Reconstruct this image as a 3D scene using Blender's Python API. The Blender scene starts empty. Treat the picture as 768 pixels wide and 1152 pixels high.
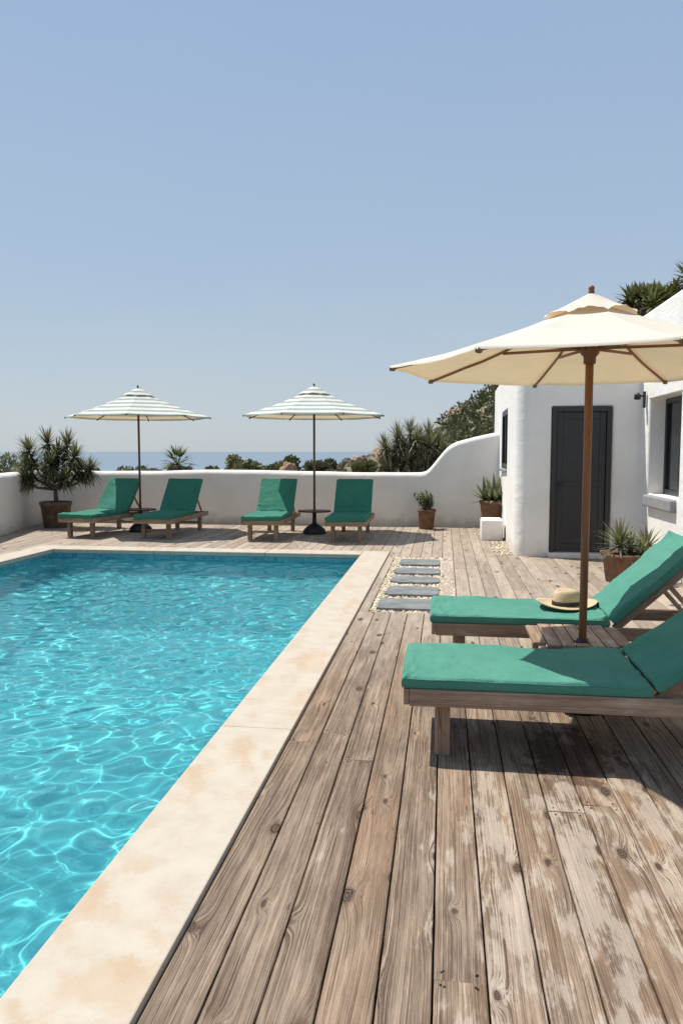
import bpy, bmesh, math, random
import numpy as np
from mathutils import Vector, Matrix, noise, Quaternion

R = math.radians
PI = math.pi
rng = random.Random(7)
S = bpy.context.scene
COL = S.collection

# ------------------------------------------------------------------ helpers
def link(o, parent=None):
    COL.objects.link(o)
    if parent is not None:
        o.parent = parent
    return o

def obj(name, bm, mat, parent=None, smooth=False, loc=None, rz=0.0):
    me = bpy.data.meshes.new(name)
    bm.to_mesh(me); bm.free()
    me.materials.append(mat)
    if smooth:
        for p in me.polygons: p.use_smooth = True
    o = bpy.data.objects.new(name, me)
    if loc is not None: o.location = loc
    o.rotation_euler.z = rz
    return link(o, parent)

def thing(name, label, cat, loc=(0, 0, 0), rz=0.0, group=None):
    o = bpy.data.objects.new(name, None)
    o.empty_display_size = .1
    o.location = loc; o.rotation_euler.z = rz
    return tag(link(o), label, cat, group)

def tag(o, label, cat, group=None):
    o['label'] = label; o['category'] = cat
    if group: o['group'] = group
    return o

def struct(o):
    o['kind'] = 'structure'; return o

def stuff(o):
    o['kind'] = 'stuff'; return o

def copy_tree(o, parent=None):
    c = o.copy(); COL.objects.link(c)
    if parent is not None: c.parent = parent
    for ch in list(o.children): copy_tree(ch, c)
    return c

def uvs(bm):
    a = bm.loops.layers.uv.get('UVMap') or bm.loops.layers.uv.new('UVMap')
    b = bm.loops.layers.uv.get('Rnd') or bm.loops.layers.uv.new('Rnd')
    return a, b

def box(bm, x0, x1, y0, y1, z0, z1, bev=0.004, M=None, rnd=None):
    """bevelled box with wood UVs: u along the longest side, v across"""
    ua, ub = uvs(bm)
    r = rnd or (rng.random(), rng.random())
    d = (x1 - x0, y1 - y0, z1 - z0)
    la = max(range(3), key=lambda i: d[i])
    oth = [i for i in range(3) if i != la]
    res = bmesh.ops.create_cube(bm, size=1.0)
    vs = res['verts']
    for v in vs:
        v.co = Vector(((x0 + x1) / 2 + v.co.x * d[0], (y0 + y1) / 2 + v.co.y * d[1], (z0 + z1) / 2 + v.co.z * d[2]))
    fs = list({f for v in vs for f in v.link_faces})
    if bev > 0:
        es = list({e for v in vs for e in v.link_edges})
        g = bmesh.ops.bevel(bm, geom=es, offset=min(bev, min(d) * .45), segments=2, profile=.5, affect='EDGES')
        fs = [f for f in set(fs) | set(g['faces']) if f.is_valid]
        vv = {v for f in fs for v in f.verts}
        fs = list({f for v in vv for f in v.link_faces})
    for f in fs:
        n = f.normal if f.normal.length > 0 else Vector((0, 0, 1))
        f.normal_update(); n = f.normal
        ac = oth[0] if abs(n[oth[0]]) < abs(n[oth[1]]) else oth[1]
        for l in f.loops:
            c = l.vert.co
            l[ua].uv = (c[la], c[ac] + .37 * (0 if ac == oth[0] else 1))
            l[ub].uv = r
    if M is not None:
        for v in {v for f in fs for v in f.verts}: v.co = M @ v.co
    return fs

def tube(bm, pts, rad, seg=10, cap=True, rnd=None):
    """tube along points with radius per point"""
    ua, ub = uvs(bm)
    r = rnd or (rng.random(), rng.random())
    pts = [Vector(p) for p in pts]
    if not hasattr(rad, '__len__'): rad = [rad] * len(pts)
    rings = []; L = 0; Ls = []
    prev = None
    for i, p in enumerate(pts):
        t = (pts[min(i + 1, len(pts) - 1)] - pts[max(i - 1, 0)]).normalized()
        a = Vector((0, 0, 1)) if abs(t.z) < .9 else Vector((1, 0, 0))
        if prev is None: u = t.cross(a).normalized()
        else: u = (prev - t * prev.dot(t)).normalized()
        prev = u
        w = t.cross(u)
        if i: L += (p - pts[i - 1]).length
        Ls.append(L)
        rings.append([bm.verts.new(p + (u * math.cos(2 * PI * k / seg) + w * math.sin(2 * PI * k / seg)) * rad[i]) for k in range(seg)])
    for i in range(len(rings) - 1):
        for k in range(seg):
            f = bm.faces.new((rings[i][k], rings[i][(k + 1) % seg], rings[i + 1][(k + 1) % seg], rings[i + 1][k]))
            f.smooth = True
            for l, (uu, vv) in zip(f.loops, ((Ls[i], k), (Ls[i], k + 1), (Ls[i + 1], k + 1), (Ls[i + 1], k))):
                l[ua].uv = (uu, vv * 2 * PI * rad[0] / seg); l[ub].uv = r
    if cap:
        for ring in (rings[0][::-1], rings[-1]):
            f = bm.faces.new(ring)
            for l in f.loops: l[ua].uv = (l.vert.co.x, l.vert.co.y); l[ub].uv = r

def lathe(bm, prof, seg=32, sq=None, M=None):
    """prof [(r,z)...]; sq: squareness exponent"""
    rings = []
    for (r, z) in prof:
        ring = []
        for k in range(seg):
            a = 2 * PI * k / seg
            c, s = math.cos(a), math.sin(a)
            if sq:
                m = (abs(c) ** sq + abs(s) ** sq) ** (-1 / sq); c *= m; s *= m
            v = Vector((r * c, r * s, z))
            if M is not None: v = M @ v
            ring.append(bm.verts.new(v))
        rings.append(ring)
    for i in range(len(rings) - 1):
        for k in range(seg):
            f = bm.faces.new((rings[i][k], rings[i][(k + 1) % seg], rings[i + 1][(k + 1) % seg], rings[i + 1][k])); f.smooth = True
    if prof[0][0] > 1e-5: bm.faces.new(rings[0][::-1])
    if prof[-1][0] > 1e-5: bm.faces.new(rings[-1])
    return rings

# ------------------------------------------------------------------ materials
class NT:
    def __init__(self, name):
        self.m = bpy.data.materials.new(name); self.m.use_nodes = True
        self.t = self.m.node_tree; self.t.nodes.clear()
        self.out = self.t.nodes.new('ShaderNodeOutputMaterial')
    def n(self, typ, ins=None, **kw):
        nd = self.t.nodes.new(typ)
        for k, v in kw.items(): setattr(nd, k, v)
        for k, v in (ins or {}).items(): self.s(nd, k, v)
        return nd
    def s(self, nd, k, v):
        sock = nd.inputs[k]
        if isinstance(v, bpy.types.NodeSocket): self.t.links.new(v, sock)
        elif isinstance(v, bpy.types.Node): self.t.links.new(v.outputs[0], sock)
        else: sock.default_value = v
    def math(self, op, a, b=None, c=None, clamp=False):
        nd = self.n('ShaderNodeMath', operation=op, use_clamp=clamp)
        self.s(nd, 0, a)
        if b is not None: self.s(nd, 1, b)
        if c is not None: self.s(nd, 2, c)
        return nd.outputs[0]
    def mix(self, f, a, b, mode='MIX'):
        nd = self.n('ShaderNodeMix', data_type='RGBA', blend_type=mode)
        self.s(nd, 0, f); self.s(nd, 6, a); self.s(nd, 7, b)
        return nd.outputs[2]
    def noise(self, vec, scale=5, detail=4, rough=.5, dist=0, dims='3D'):
        nd = self.n('ShaderNodeTexNoise', noise_dimensions=dims)
        if vec is not None: self.s(nd, 'Vector', vec)
        self.s(nd, 'Scale', scale); self.s(nd, 'Detail', detail); self.s(nd, 'Roughness', rough); self.s(nd, 'Distortion', dist)
        return nd.outputs[0]
    def ramp(self, f, stops, interp='LINEAR'):
        nd = self.n('ShaderNodeValToRGB'); nd.color_ramp.interpolation = interp
        cr = nd.color_ramp
        while len(cr.elements) < len(stops): cr.elements.new(.5)
        for e, (p, c) in zip(cr.elements, stops):
            e.position = p; e.color = c if len(c) == 4 else (*c, 1)
        self.s(nd, 0, f); return nd.outputs[0]
    def sm(self, v, a, b):
        nd = self.n('ShaderNodeMapRange', interpolation_type='SMOOTHSTEP')
        self.s(nd, 0, v); self.s(nd, 1, a); self.s(nd, 2, b); return nd.outputs[0]
    def vscale(self, vec, xyz):
        nd = self.n('ShaderNodeVectorMath', operation='MULTIPLY'); self.s(nd, 0, vec); nd.inputs[1].default_value = xyz; return nd.outputs[0]
    def vadd(self, a, b):
        nd = self.n('ShaderNodeVectorMath', operation='ADD'); self.s(nd, 0, a); self.s(nd, 1, b); return nd.outputs[0]
    def comb(self, x, y, z):
        nd = self.n('ShaderNodeCombineXYZ'); self.s(nd, 0, x); self.s(nd, 1, y); self.s(nd, 2, z); return nd.outputs[0]
    def sep(self, v):
        nd = self.n('ShaderNodeSeparateXYZ'); self.s(nd, 0, v); return nd.outputs
    def uv(self, name):
        return self.n('ShaderNodeUVMap', uv_map=name).outputs[0]
    def pos(self): return self.n('ShaderNodeNewGeometry').outputs['Position']
    def objc(self): return self.n('ShaderNodeTexCoord').outputs['Object']
    def bump(self, h, strength=.5, dist=.01, normal=None):
        nd = self.n('ShaderNodeBump'); self.s(nd, 'Height', h); self.s(nd, 'Strength', strength); self.s(nd, 'Distance', dist)
        if normal is not None: self.s(nd, 'Normal', normal)
        return nd.outputs[0]
    def pbr(self, color, rough=.6, normal=None, **kw):
        nd = self.n('ShaderNodeBsdfPrincipled')
        self.s(nd, 'Base Color', color if not isinstance(color, tuple) else (*color, 1) if len(color) == 3 else color)
        self.s(nd, 'Roughness', rough)
        if normal is not None: self.s(nd, 'Normal', normal)
        for k, v in kw.items(): self.s(nd, k.replace('_', ' '), v)
        return nd.outputs[0]
    def done(self, sh):
        self.t.links.new(sh, self.out.inputs['Surface']); return self.m

def c4(*c): return (*c, 1)

def wood_mat(name, dark, light, brown, bleach=(.62, .57, .5), wear=.4, knots=True, tintvar=.5, rough=.72, deck=False, bumps=.5, grainscale=1.0):
    t = NT(name)
    uv = t.sep(t.uv('UVMap')); rn = t.sep(t.uv('Rnd'))
    al, ac = uv[0], uv[1]; r1, r2 = rn[0], rn[1]
    zoff = t.math('MULTIPLY', r1, 41.0)
    # knots
    kv = t.comb(t.math('MULTIPLY_ADD', al, 1.7, t.math('MULTIPLY', r1, 90.)), t.math('MULTIPLY_ADD', ac, 3.8, t.math('MULTIPLY', r2, 70.)), 0.0)
    vo = t.n('ShaderNodeTexVoronoi', {'Vector': kv, 'Scale': 1.0, 'Randomness': 1.0}, voronoi_dimensions='2D')
    kd = vo.outputs['Distance']; kc = t.sep(vo.outputs['Color'])
    exist = t.sm(kc[0], .10, .14)
    ksz = t.math('MULTIPLY_ADD', kc[1], .062, .026)
    kn = t.math('DIVIDE', kd, ksz)                       # 1 at the knot's rim
    wob = t.noise(t.comb(t.math('MULTIPLY', al, 30.), t.math('MULTIPLY', ac, 60.), zoff), 1, 2, .5)
    kn = t.math('MULTIPLY_ADD', t.math('SUBTRACT', wob, .5), .7, kn)
    infl = t.math('MULTIPLY', exist, t.math('POWER', 2.718, t.math('MULTIPLY', t.math('MULTIPLY', kn, kn), -.16)))
    # ring coordinate
    big = t.noise(t.comb(t.math('MULTIPLY', al, .42), t.math('MULTIPLY', ac, 1.6), zoff), 1, 2, .4)
    med = t.noise(t.comb(t.math('MULTIPLY', al, 2.6), t.math('MULTIPLY', ac, 9.), zoff), 1, 2, .5)
    ring = t.math('ADD', ac, t.math('MULTIPLY', t.math('SUBTRACT', big, .5), t.math('MULTIPLY_ADD', r2, .16, .03)))
    ring = t.math('ADD', ring, t.math('MULTIPLY', t.math('SUBTRACT', med, .5), .007))
    if knots: ring = t.math('ADD', ring, t.math('MULTIPLY', infl, .036))
    g1 = t.noise(t.comb(t.math('MULTIPLY', al, .3), t.math('MULTIPLY', ring, 210. * grainscale), zoff), 1, 4, .68)
    g2 = t.noise(t.comb(t.math('MULTIPLY', al, 1.6), t.math('MULTIPLY', ring, 620. * grainscale), zoff), 1, 2, .6)
    hl = t.noise(t.comb(t.math('MULTIPLY', al, .55), t.math('MULTIPLY', ring, 150. * grainscale), t.math('ADD', zoff, 3.)), 1, 1, .5)
    hair = t.math('MULTIPLY', t.sm(t.math('ABSOLUTE', t.math('SUBTRACT', hl, .5)), .05, .012), t.sm(t.noise(t.comb(t.math('MULTIPLY', al, 3.), t.math('MULTIPLY', ac, 30.), zoff), 1, 2, .5), .38, .62))
    fine = t.noise(t.comb(t.math('MULTIPLY', al, 14.), t.math('MULTIPLY', ac, 700.), zoff), 1, 3, .7)
    cloud = t.noise(t.comb(t.math('MULTIPLY', al, 2.2), t.math('MULTIPLY', ac, 10.), t.math('ADD', zoff, 2.)), 1, 5, .62)
    g = t.math('ADD', t.math('MULTIPLY', g1, .34), t.math('ADD', t.math('MULTIPLY', g2, .16), t.math('ADD', t.math('MULTIPLY', fine, .22), t.math('MULTIPLY', cloud, .28))))
    g = t.math('SUBTRACT', t.sm(g, .37, .63), t.math('MULTIPLY', hair, .75), clamp=True)
    base = t.mix(g, c4(*dark), c4(*light))
    # board tint
    bt = t.sm(r2, .45, .95)
    bnoise = t.noise(t.comb(t.math('MULTIPLY', al, .8), t.math('MULTIPLY', ac, 5.), zoff), 1, 3, .55)
    brw = t.math('MULTIPLY_ADD', bt, .75, .15)
    if deck:
        P0 = t.sep(t.pos())
        brw = t.math('ADD', brw, t.math('MULTIPLY', .5, t.math('MULTIPLY', t.sm(P0[0], -.2, .2), t.sm(P0[1], 4.4, 3.0))))
    brm = t.math('MULTIPLY', brw, t.sm(bnoise, .28, .72), clamp=True)
    base = t.mix(brm, base, t.mix(g, c4(*[b * .5 for b in brown]), c4(*brown)))
    val = t.math('MULTIPLY_ADD', r1, tintvar, 1 - tintvar * .5)
    base = t.mix(1.0, base, t.comb(val, val, val), 'MULTIPLY')
    # bleached and worn patches
    wn = t.noise(t.comb(t.math('MULTIPLY', al, 5.2), t.math('MULTIPLY', ac, 13.), t.math('ADD', zoff, 5.)), 1, 9, .62)
    wsum = t.math('ADD', wn, t.math('MULTIPLY', t.math('ADD', t.math('SUBTRACT', g, .5), t.math('SUBTRACT', fine, .5)), .12))
    if deck:
        P = t.sep(t.pos())
        reg = t.math('MULTIPLY', t.sm(P[0], -.2, .2), t.sm(P[1], 4.4, 3.0))
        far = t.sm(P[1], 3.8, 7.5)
        thr = t.math('SUBTRACT', .775, t.math('MULTIPLY', t.math('FRACT', t.math('MULTIPLY', r2, 7.3)), .10))
        thr = t.math('SUBTRACT', thr, t.math('MULTIPLY', reg, .23))
        wm = t.sm(t.math('SUBTRACT', wsum, thr), -.05, .06)
        wm = t.math('MULTIPLY', wm, wear)
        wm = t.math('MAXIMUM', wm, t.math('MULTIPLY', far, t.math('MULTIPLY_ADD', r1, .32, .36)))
    else:
        wm = t.math('MULTIPLY', t.sm(wsum, .5, .66), wear)
    base = t.mix(wm, base, t.mix(g, c4(*[b * .75 for b in bleach]), c4(*bleach)))
    if knots:
        kin = t.math('MULTIPLY', exist, t.sm(kn, 1.15, .75))
        krim = t.math('MULTIPLY', exist, t.math('MULTIPLY', t.sm(kn, 1.7, 1.0), .55))
        krings = t.sm(t.math('SINE', t.math('MULTIPLY', kn, 16.)), -1., 1.)
        kcol = t.mix(krings, c4(.035, .022, .015), c4(.13, .085, .055))
        base = t.mix(krim, base, t.mix(g, c4(.09, .06, .04), c4(.2, .14, .1)))
        base = t.mix(kin, base, kcol)
        # long drying cracks
    ck = t.noise(t.comb(t.math('MULTIPLY', al, .9), t.math('MULTIPLY', ring, 30.), t.math('ADD', zoff, 9.)), 1, 2, .4)
    crack = t.math('MULTIPLY', t.sm(t.math('ABSOLUTE', t.math('SUBTRACT', ck, .5)), .006, .0015), t.sm(bnoise, .45, .6))
    base = t.mix(t.math('MULTIPLY', crack, .75), base, c4(.05, .036, .027))
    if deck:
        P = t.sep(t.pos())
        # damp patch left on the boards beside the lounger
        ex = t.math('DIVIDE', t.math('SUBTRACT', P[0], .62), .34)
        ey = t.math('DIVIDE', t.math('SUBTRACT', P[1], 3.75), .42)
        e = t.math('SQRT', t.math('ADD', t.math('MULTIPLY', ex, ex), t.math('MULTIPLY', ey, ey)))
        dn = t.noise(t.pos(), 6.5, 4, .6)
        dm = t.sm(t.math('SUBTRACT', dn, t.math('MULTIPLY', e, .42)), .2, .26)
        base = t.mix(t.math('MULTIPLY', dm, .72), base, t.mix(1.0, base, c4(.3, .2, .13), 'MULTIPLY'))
    h = t.math('SUBTRACT', g, t.math('MULTIPLY', crack, 2.0))
    nrm = t.bump(h, bumps, .0025)
    return t.done(t.pbr(base, t.math('MULTIPLY_ADD', g, -.15, rough + .1), nrm, Specular_IOR_Level=.3))

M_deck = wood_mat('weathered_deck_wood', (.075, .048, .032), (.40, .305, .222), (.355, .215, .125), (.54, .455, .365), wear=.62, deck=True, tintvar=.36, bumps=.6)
M_teak = wood_mat('weathered_teak', (.19, .12, .078), (.47, .34, .24), (.44, .28, .175), (.58, .49, .40), wear=.6, knots=False, tintvar=.25)
M_teak_far = wood_mat('warm_teak', (.18, .115, .07), (.42, .31, .21), (.42, .27, .16), (.5, .43, .36), wear=.25, knots=False, tintvar=.25)
M_pole = wood_mat('varnished_wood', (.21, .085, .036), (.38, .17, .078), (.40, .185, .085), (.42, .21, .1), wear=.1, knots=False, rough=.38, bumps=.12, tintvar=.15)
M_pole_dark = wood_mat('dark_varnished_wood', (.10, .045, .022), (.22, .105, .055), (.23, .11, .055), (.25, .13, .07), wear=.1, knots=False, rough=.4, bumps=.12, tintvar=.15)

def stucco(name, col=(.85, .825, .79), dirt=.5):
    t = NT(name)
    p = t.pos()
    n1 = t.noise(p, 1.6, 5, .6); n2 = t.noise(p, 38, 4, .6); n3 = t.noise(p, 6, 3, .55)
    z = t.sep(p)[2]
    base = t.mix(t.sm(n1, .35, .75), c4(*col), c4(col[0] * .93, col[1] * .92, col[2] * .89))
    # splash dirt by the ground
    dm = t.math('MULTIPLY', t.sm(t.math('MULTIPLY_ADD', n3, -.5, t.math('ADD', z, .02)), .05, -.25), dirt)
    base = t.mix(dm, base, c4(.5, .43, .35))
    # faint vertical streaks
    st = t.noise(t.vscale(p, (7, 7, .5)), 1, 4, .6)
    base = t.mix(t.math('MULTIPLY', t.sm(st, .58, .8), .25), base, c4(.62, .58, .52))
    tr = t.noise(t.vscale(p, (3.5, 3.5, 9.)), 1, 3, .55, .8)
    h = t.math('ADD', t.math('ADD', t.math('MULTIPLY', n2, .45), t.math('MULTIPLY', tr, 1.6)), t.math('ADD', t.math('MULTIPLY', n3, 1.8), t.math('MULTIPLY', n1, 3.)))
    return t.done(t.pbr(base, .85, t.bump(h, .33, .012), Specular_IOR_Level=.2))
M_stucco = stucco('white_stucco')
M_wallst = stucco('wall_stucco', (.79, .76, .72), .6)

def simple(name, col, rough=.6, var=.15, scale=8, bump=0, bscale=60, bd=.003, **kw):
    t = NT(name)
    p = t.objc()
    n = t.noise(p, scale, 4, .6)
    base = t.mix(t.sm(n, .3, .7), c4(*[c * (1 - var) for c in col]), c4(*[min(1, c * (1 + var)) for c in col]))
    nr = t.bump(t.noise(p, bscale, 3, .6), bump, bd) if bump else None
    return t.done(t.pbr(base, rough, nr, **kw))

M_door = simple('charcoal_painted_metal', (.020, .0215, .024), .42, .12, 5, .08, 120)
M_black = simple('black_metal', (.012, .012, .013), .4, .1)
M_base = simple('black_rubber_base', (.014, .014, .015), .55, .3, 20, .2, 40)
M_glass = simple('dark_window_glass', (.012, .015, .018), .05, .1)
M_sill = simple('grey_stone_sill', (.27, .27, .275), .7, .12, 9, .3, 40)
M_brass = simple('tarnished_brass', (.25, .17, .09), .4, .2, 30, Metallic=1.0)
M_pot_brown = simple('brown_clay_pot', (.15, .1, .065), .75, .35, 7, .4, 30, .006)
M_pot_terra = simple('terracotta_pot', (.165, .09, .052), .8, .3, 8, .4, 30, .005)
M_soil = simple('potting_soil', (.045, .032, .022), .95, .4, 30, .9, 40, .02)
M_slate = simple('grey_slate', (.165, .175, .172), .7, .25, 5, .5, 26, .006)
M_bark = simple('grey_bark', (.13, .105, .08), .9, .35, 14, .9, 25, .02)
M_rock = simple('ochre_rock', (.34, .25, .17), .9, .35, 2, .9, 5, .12)
M_rock_o = simple('orange_boulder', (.40, .23, .14), .9, .2, 3, .7, 9, .06)
M_straw_band = simple('hat_band_black', (.012, .011, .01), .7, .2)
M_cube = M_stucco

def straw():
    t = NT('woven_straw')
    p = t.objc()
    w = t.n('ShaderNodeTexWave', {'Vector': p, 'Scale': 110., 'Distortion': 1.5}, wave_type='RINGS', rings_direction='Z')
    n = t.noise(p, 60, 4, .6)
    f = t.math('ADD', t.math('MULTIPLY', w.outputs[1], .5), t.math('MULTIPLY', n, .5))
    return t.done(t.pbr(t.mix(f, c4(.42, .31, .18), c4(.62, .50, .33)), .8, t.bump(f, .5, .002)))
M_straw = straw()

def fabric(name, a, b, rough=.85, bscale=420):
    t = NT(name)
    p = t.objc()
    n = t.noise(p, 2.2, 4, .6)
    fade = t.noise(p, 7, 4, .6)
    base = t.mix(t.sm(t.math('ADD', t.math('MULTIPLY', n, .6), t.math('MULTIPLY', fade, .4)), .35, .65), c4(*a), c4(*b))
    weave = t.noise(t.vscale(p, (1, 1, 1)), bscale, 2, .5)
    wr = t.noise(t.vscale(p, (1, .55, 1)), 11, 5, .62, .6)
    nr = t.bump(wr, .6, .02, t.bump(weave, .25, .0012))
    return t.done(t.pbr(base, rough, nr, Specular_IOR_Level=.25))
M_cush = fabric('sea_green_canvas', (.060, .225, .168), (.082, .255, .195))
M_cush_far = fabric('deep_green_canvas', (.028, .165, .115), (.042, .195, .14))

def canvas(name, col, stripe=None, trans=.35):
    t = NT(name)
    uv = t.sep(t.uv('UVMap'))
    p = t.objc()
    n = t.noise(p, 5, 4, .6)
    base = t.mix(t.sm(n, .3, .75), c4(*col), c4(*[c * .93 for c in col]))
    if stripe:
        s = t.math('FRACT', t.math('MULTIPLY_ADD', uv[1], 6.5, .15))
        m = t.math('MULTIPLY', t.sm(s, .48, .56), t.sm(s, .99, .91))
        base = t.mix(m, base, c4(*stripe))
    nr = t.bump(t.noise(p, 3.5, 3, .5), .25, .03, t.bump(t.noise(p, 500, 2, .5), .2, .001))
    d = t.n('ShaderNodeBsdfDiffuse', {'Color': base, 'Normal': nr}).outputs[0]
    warm = t.mix(1.0, base, c4(1.0, .74, .46), 'MULTIPLY')
    tr = t.n('ShaderNodeBsdfTranslucent', {'Color': warm}).outputs[0]
    mx = t.n('ShaderNodeMixShader', {0: trans, 1: d, 2: tr}).outputs[0]
    return t.done(mx)
M_canvas = canvas('cream_canvas', (.80, .74, .64), trans=.25)
M_stripe = canvas('striped_canvas', (.80, .79, .73), (.36, .44, .41), trans=.25)

def leafmat(name, a, b, tip=None):
    t = NT(name)
    rn = t.sep(t.uv('Rnd')); uv = t.sep(t.uv('UVMap'))
    base = t.mix(rn[0], c4(*a), c4(*b))
    base = t.mix(t.sm(rn[0], .93, .96), base, c4(.26, .19, .10))
    if tip: base = t.mix(t.math('MULTIPLY', t.sm(uv[1], .55, 1.), .7), base, c4(*tip))
    d = t.pbr(base, .55, None, Specular_IOR_Level=.35)
    tr = t.n('ShaderNodeBsdfTranslucent', {'Color': t.mix(.4, base, c4(.16, .2, .04))}).outputs[0]
    return t.done(t.n('ShaderNodeMixShader', {0: .2, 1: d, 2: tr}).outputs[0])
M_yucca = leafmat('yucca_leaf', (.085, .095, .045), (.20, .20, .10), (.25, .24, .13))
M_yucca_pale = leafmat('pale_yucca_leaf', (.13, .15, .075), (.24, .25, .13), (.28, .25, .14))
M_yucca_grey = leafmat('grey_yucca_leaf', (.11, .12, .07), (.25, .25, .15), (.3, .28, .17))
M_broad = leafmat('broad_leaf', (.05, .065, .022), (.16, .17, .055), (.17, .17, .06))
M_succ = leafmat('succulent_leaf', (.12, .155, .085), (.23, .26, .15))
M_agave = leafmat('agave_leaf', (.12, .15, .085), (.2, .225, .13), (.24, .22, .13))
M_palm = leafmat('palm_leaf', (.045, .06, .02), (.14, .15, .045))
M_palm_light = leafmat('light_palm_leaf', (.07, .095, .03), (.16, .175, .06))
M_bush = leafmat('dark_bush_leaf', (.11, .115, .052), (.27, .26, .13))
M_scrub = leafmat('dry_scrub_leaf', (.08, .08, .042), (.24, .21, .125))
M_scrub_d = leafmat('dark_scrub_leaf', (.05, .058, .028), (.14, .145, .07))

def coping_mat():
    t = NT('cream_limestone')
    p = t.pos()
    n1 = t.noise(p, 1.9, 5, .62); n2 = t.noise(p, 7.5, 5, .65); n3 = t.noise(p, 60, 4, .65)
    base = t.mix(t.sm(n2, .3, .75), c4(.50, .44, .36), c4(.44, .38, .30))
    st = t.math('ADD', t.math('MULTIPLY', n1, .65), t.math('MULTIPLY', n2, .35))
    sm = t.sm(st, .50, .60)
    base = t.mix(t.math('MULTIPLY', sm, .42), base, c4(.47, .33, .20))
    sm2 = t.sm(t.noise(p, 3.7, 6, .68), .56, .63)
    base = t.mix(t.math('MULTIPLY', sm2, .4), base, c4(.42, .29, .18))
    # salt bloom
    P = t.sep(p)
    ws = t.math('MULTIPLY', t.sm(t.noise(p, 90, 3, .6), .56, .64), t.sm(n2, .6, .72))
    base = t.mix(t.math('MULTIPLY', ws, .12), base, c4(.78, .74, .67))
    # hairline cracks
    ed = t.n('ShaderNodeTexVoronoi', {'Vector': t.vadd(t.vscale(p, (.75, .62, 1)), t.vscale(t.n('ShaderNodeTexNoise', {'Vector': p, 'Scale': 2.5, 'Detail': 4.}).outputs[1], (.25, .25, 0))), 'Scale': 1.1}, feature='DISTANCE_TO_EDGE', voronoi_dimensions='2D')
    cr = t.math('MULTIPLY', t.sm(ed.outputs[0], .003, .0008), t.sm(n1, .52, .6))
    base = t.mix(t.math('MULTIPLY', cr, .45), base, c4(.24, .17, .1))
    h = t.math('ADD', t.math('MULTIPLY', n3, .3), t.math('SUBTRACT', t.math('MULTIPLY', n2, .8), cr))
    return t.done(t.pbr(base, .72, t.bump(h, .4, .006), Specular_IOR_Level=.3))
M_coping = coping_mat()

def pool_mat():
    t = NT('turquoise_pool_plaster')
    p = t.pos()
    n = t.noise(p, 1.5, 3, .5)
    return t.done(t.pbr(t.mix(n, c4(.105, .66, .70), c4(.145, .71, .745)), .7))
M_pool = pool_mat()

def tile_mat():
    t = NT('blue_mosaic_tile')
    p = t.sep(t.pos())
    u = t.math('ADD', p[0], p[1])
    sz = .05
    a = t.math('FRACT', t.math('DIVIDE', u, sz)); b = t.math('FRACT', t.math('DIVIDE', p[2], sz))
    g = t.math('MULTIPLY', t.math('MULTIPLY', t.sm(a, .0, .09), t.sm(a, 1., .91)), t.math('MULTIPLY', t.sm(b, .0, .09), t.sm(b, 1., .91)))
    wn = t.n('ShaderNodeTexWhiteNoise', {'Vector': t.comb(t.math('FLOOR', t.math('DIVIDE', u, sz)), t.math('FLOOR', t.math('DIVIDE', p[2], sz)), 0.)}, noise_dimensions='3D')
    col = t.mix(wn.outputs[0], c4(.035, .19, .27), c4(.10, .36, .44))
    return t.done(t.pbr(t.mix(g, c4(.2, .38, .42), col), .25, t.bump(g, .4, .002)))
M_tile = tile_mat()

def water_mat():
    t = NT('pool_water')
    nd = t.n('ShaderNodeBsdfGlass', {'Color': c4(.94, 1, 1), 'Roughness': 0.0, 'IOR': 1.333})
    tr = t.n('ShaderNodeBsdfTransparent', {'Color': c4(.93, 1, 1)})
    return t.done(t.n('ShaderNodeMixShader', {0: .28, 1: nd.outputs[0], 2: tr.outputs[0]}).outputs[0])
M_water = water_mat()

def sea_mat():
    t = NT('sea_water')
    p = t.pos()
    n = t.noise(t.vscale(p, (.004, .02, 1)), 1, 4, .6)
    return t.done(t.pbr(t.mix(n, c4(.09, .15, .20), c4(.12, .18, .24)), .22, t.bump(t.noise(p, .6, 4, .6), .15, .4), Specular_IOR_Level=.5))
M_sea = sea_mat()

def ground_mat():
    t = NT('dry_hillside_earth')
    p = t.pos()
    n = t.noise(p, .22, 6, .65); n2 = t.noise(p, 1.6, 5, .65)
    base = t.mix(t.sm(n, .38, .62), c4(.24, .18, .115), c4(.12, .105, .06))
    base = t.mix(t.sm(n2, .5, .7), base, c4(.30, .23, .155))
    return t.done(t.pbr(base, .95, t.bump(t.math('ADD', n2, n), .8, .25)))
M_ground = ground_mat()

def pebble_mat():
    t = NT('cream_pebble')
    rn = t.sep(t.uv('Rnd'))
    base = t.ramp(rn[0], [(0, (.42, .31, .19)), (.3, (.66, .55, .38)), (.75, (.74, .65, .49)), (1, (.78, .74, .65))])
    return t.done(t.pbr(base, .75))
M_pebble = pebble_mat()
M_gravelbed = simple('gravel_bed', (.56, .46, .32), .95, .3, 60, .8, 80, .01)

# ------------------------------------------------------------------ camera
cam = bpy.data.cameras.new('camera')
cam.sensor_fit = 'VERTICAL'; cam.sensor_height = 36; cam.sensor_width = 24
cam.lens = 850 / 1152 * 36
cam.clip_start = .05; cam.clip_end = 120000
co = bpy.data.objects.new('camera', cam); link(co)
co.location = (0, 0, 1.5)
co.rotation_euler = (R(90 - 4.574), 0, R(7.747))
S.camera = co

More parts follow.
